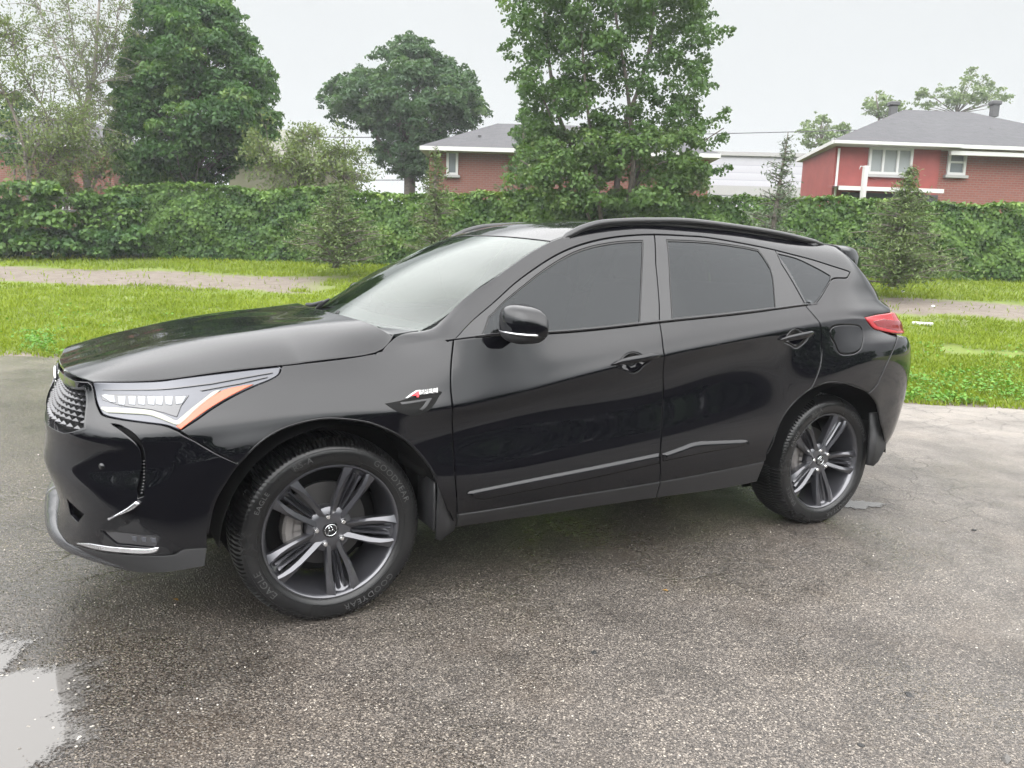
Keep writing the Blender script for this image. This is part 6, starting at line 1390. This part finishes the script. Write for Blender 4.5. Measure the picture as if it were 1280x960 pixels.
# -- white building
h = House('white_building', 'flat roofed white building with horizontal siding between the tall tree and the red house', 945, 42., faceyaw - .03, cat='building')
xa, zt_ = h.at(884, 193.5); xe, _ = h.at(1012, 193.5); g = h.part('wall', M['siding']); quad_uv(g, [(xa, 0, -.2), (xe, 0, -.2), (xe, 0, zt_), (xa, 0, zt_)]); quad_uv(g, [(xe, 0, -.2), (xe, 8, -.2), (xe, 8, zt_), (xe, 0, zt_)]); quad_uv(g, [(xa, 8, -.2), (xa, 0, -.2), (xa, 0, zt_), (xa, 8, zt_)]); g.fin()
g = h.part('roof', M['soffit']); box(g, ((xa + xe) / 2, 4, zt_ + .08), (xe - xa + .3, 8.3, .2)); g.fin()
g = h.part('base_band', M['soffit']); box(g, ((xa + xe) / 2, -.02, h.at(950, 239)[1]), (xe - xa, .06, .5)); g.fin()
# -- houses behind the left trees
h = House('tan_house', 'tan house with weathered hip roof behind the feathery willow', 345, 31., faceyaw + .05)
xa, _ = h.at(285, 195); xe, ze = h.at(411, 197); g = h.part('wall', M['stucco']); quad_uv(g, [(xa, 0, -.2), (xe, 0, -.2), (xe, 0, ze), (xa, 0, ze)]); quad_uv(g, [(xe, 0, -.2), (xe, 7, -.2), (xe, 7, ze), (xe, 0, ze)]); g.fin()
g = h.part('roof', [M['shingle_g'], M['soffit'], M['soffit']]); x0 = h.at(275, 198, -.4)[0]; x1, zE = h.at(416, 197, -.4); hip_roof(g, x0, x1, -.4, 8, zE, h.at(355, 162, 3.8)[1], h.at(320, 162, 3.8)[0], h.at(357, 163, 3.8)[0], 3.8, .15); g.fin()
h = House('left_brick_house', 'brick house with grey roof glimpsed through the trees at the left edge', 60, 31., faceyaw + .08)
xa, _ = h.at(-60, 190); xe, ze = h.at(140, 182); g = h.part('wall', M['brick_b']); quad_uv(g, [(xa, 0, -.2), (xe, 0, -.2), (xe, 0, ze), (xa, 0, ze)]); quad_uv(g, [(xe, 0, -.2), (xe, 8, -.2), (xe, 8, ze), (xe, 0, ze)]); g.fin()
g = h.part('roof', [M['shingle'], M['trim'], M['soffit']]); x0 = h.at(-80, 184, -.5)[0]; x1, zE = h.at(150, 180, -.5); hip_roof(g, x0, x1, -.5, 9, zE, h.at(80, 148, 4.)[1], h.at(30, 150, 4.)[0], h.at(110, 150, 4.)[0], 4., .15); g.fin()
h.window(70, 88, 240, 262, 1, 0., 'darkpane')
# ---------------------------------------------------------------- overhead cables
for ya, yb, lab in ((166, 155, 'thin overhead cable crossing the sky behind the trees'), (221, 206, 'lower thin overhead cable behind the trees')):
    a, b = at_depth(-30, ya, 48.), at_depth(1310, yb, 48.); pts = [a + (b - a) * s - np.array([0, 0, .5 * math.sin(math.pi * s)]) for s in np.linspace(0, 1, 24)]; g = Geo(); tube(g, pts, .028, 5); tag(g.build('overhead_cable', M['wire']), lab, 'cable', 'overhead cables')
# ---------------------------------------------------------------- what stands across the lot behind the photographer (seen mirrored in the paint)
ch = []
for i in range(520):
    t_ = RNG.uniform(-50, 50); q = -24 - RNG.uniform(0, 6) - 2 * math.sin(t_ * .3); H = 4.2 + 2.2 * fnoise(np.array(t_ * .22), np.array(.4)) + 1.2 * fnoise(np.array(t_ * .8), np.array(1.7)); z = RNG.uniform(0, max(1.2, H)); ch.append(clump(np.array([*qt(q, t_), z]), RNG.uniform(1., 1.8), 70, .7, RNG.uniform(.2, .6)))
for i in range(420):
    q = RNG.uniform(-32, 3.5); t_ = 27 + RNG.uniform(0, 6) + 1.5 * math.sin(q * .4); H = 4.7 + 1.7 * fnoise(np.array(q * .25), np.array(2.4)) + 1.2 * fnoise(np.array(q * .9), np.array(.7)); z = RNG.uniform(0, max(1.5, H)); ch.append(clump(np.array([*qt(q, t_), z]), RNG.uniform(.9, 1.6), 70, .6, RNG.uniform(.2, .6)))
for i in range(300):
    t_ = RNG.uniform(-80, -38) if i % 2 else RNG.uniform(34, 85); q = RNG.uniform(18, 30); ch.append(clump(np.array([*qt(q, t_), 1 + RNG.uniform(0, 5 + 1.5 * fnoise(np.array(t_ * .3), np.array(.2)))]), RNG.uniform(1.2, 2.), 60, .7, RNG.uniform(.2, .6)))
tag(cloud_obj('treeline', ch, M['leaf_maple']), 'trees along the other sides of the lot', kind='stuff')
# ================================================================== LIGHT
w = bpy.data.worlds.new('World'); sc.world = w; w.use_nodes = True; t = NT(w); bg = w.node_tree.nodes['Background']
sky = t.n('ShaderNodeTexSky', sky_type='NISHITA'); sky.sun_disc = False; sky.sun_elevation = math.atan2(1.1, math.hypot(.42, .83)); sky.sun_rotation = math.atan2(-.42, -.83); sky.dust_density = 6.; sky.air_density = 1.4
hs = t.n('ShaderNodeHueSaturation', i_Saturation=.12); t.l(sky.outputs[0], hs.inputs['Color'])
el = t.sep(t.coord('Generated'))[2]
cl = t.ramp(el, [(0., (.845, .875, .885)), (.285, (.845, .875, .885)), (.42, (1., 1., 1.)), (1., (1., 1., 1.))])
gain = t.ramp(el, [(0., (.094,) * 3), (.30, (.098,) * 3), (.40, (.30,) * 3), (.6, (.38,) * 3), (1., (.40,) * 3)])
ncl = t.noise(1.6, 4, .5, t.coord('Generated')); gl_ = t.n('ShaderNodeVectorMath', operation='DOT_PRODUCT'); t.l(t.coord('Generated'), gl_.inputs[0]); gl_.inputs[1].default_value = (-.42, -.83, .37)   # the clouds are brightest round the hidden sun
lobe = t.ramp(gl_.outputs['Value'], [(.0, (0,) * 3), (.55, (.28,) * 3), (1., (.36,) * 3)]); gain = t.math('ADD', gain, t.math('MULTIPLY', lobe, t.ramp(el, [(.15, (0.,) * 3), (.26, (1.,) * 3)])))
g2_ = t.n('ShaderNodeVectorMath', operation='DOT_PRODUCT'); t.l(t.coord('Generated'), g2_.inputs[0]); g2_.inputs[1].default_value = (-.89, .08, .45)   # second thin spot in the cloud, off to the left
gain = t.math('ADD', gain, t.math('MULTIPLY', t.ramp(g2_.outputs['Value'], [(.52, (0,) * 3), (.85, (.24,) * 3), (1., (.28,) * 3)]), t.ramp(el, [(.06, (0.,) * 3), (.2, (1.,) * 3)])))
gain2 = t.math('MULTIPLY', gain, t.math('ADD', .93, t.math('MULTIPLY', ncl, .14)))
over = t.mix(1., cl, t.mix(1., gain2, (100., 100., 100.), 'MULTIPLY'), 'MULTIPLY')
for q in (w.node_tree.nodes):
    if q.type == 'MIX': q.clamp_result = False; q.clamp_factor = True
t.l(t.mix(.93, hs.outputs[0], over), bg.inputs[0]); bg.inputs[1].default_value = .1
sd = bpy.data.lights.new('sun', 'SUN'); so = bpy.data.objects.new('sun', sd); COL.objects.link(so); sd.energy = .6; sd.angle = R(110); sd.color = (1, .97, .92)
so.rotation_euler = Vector((.42, .83, -1.1)).to_track_quat('-Z', 'Y').to_euler(); so.location = (0, 0, 30)
sc.view_settings.view_transform = 'Standard'; sc.view_settings.look = 'None'; sc.view_settings.exposure = 0; sc.view_settings.gamma = 1; sc.view_settings.use_curve_mapping = False
sc.cycles.use_denoising = True; sc.cycles.max_bounces = 8; sc.cycles.transparent_max_bounces = 12

# damp air: one closed box round camera and scene
hz = bpy.data.materials.new('damp_air'); hz.use_nodes = True; t = NT(hz); t.t.nodes.clear(); o_ = t.n('ShaderNodeOutputMaterial'); pv = t.n('ShaderNodeVolumePrincipled', i_Density=.0010); pv.inputs['Color'].default_value = (.93, .96, 1, 1); t.l(pv.outputs[0], o_.inputs['Volume'])
g = Geo(); box(g, (0, 60, 9.5), (300, 420, 24)); o = g.build('haze', hz, smooth=False); tag(o, 'thin damp air over the lot', kind='stuff')
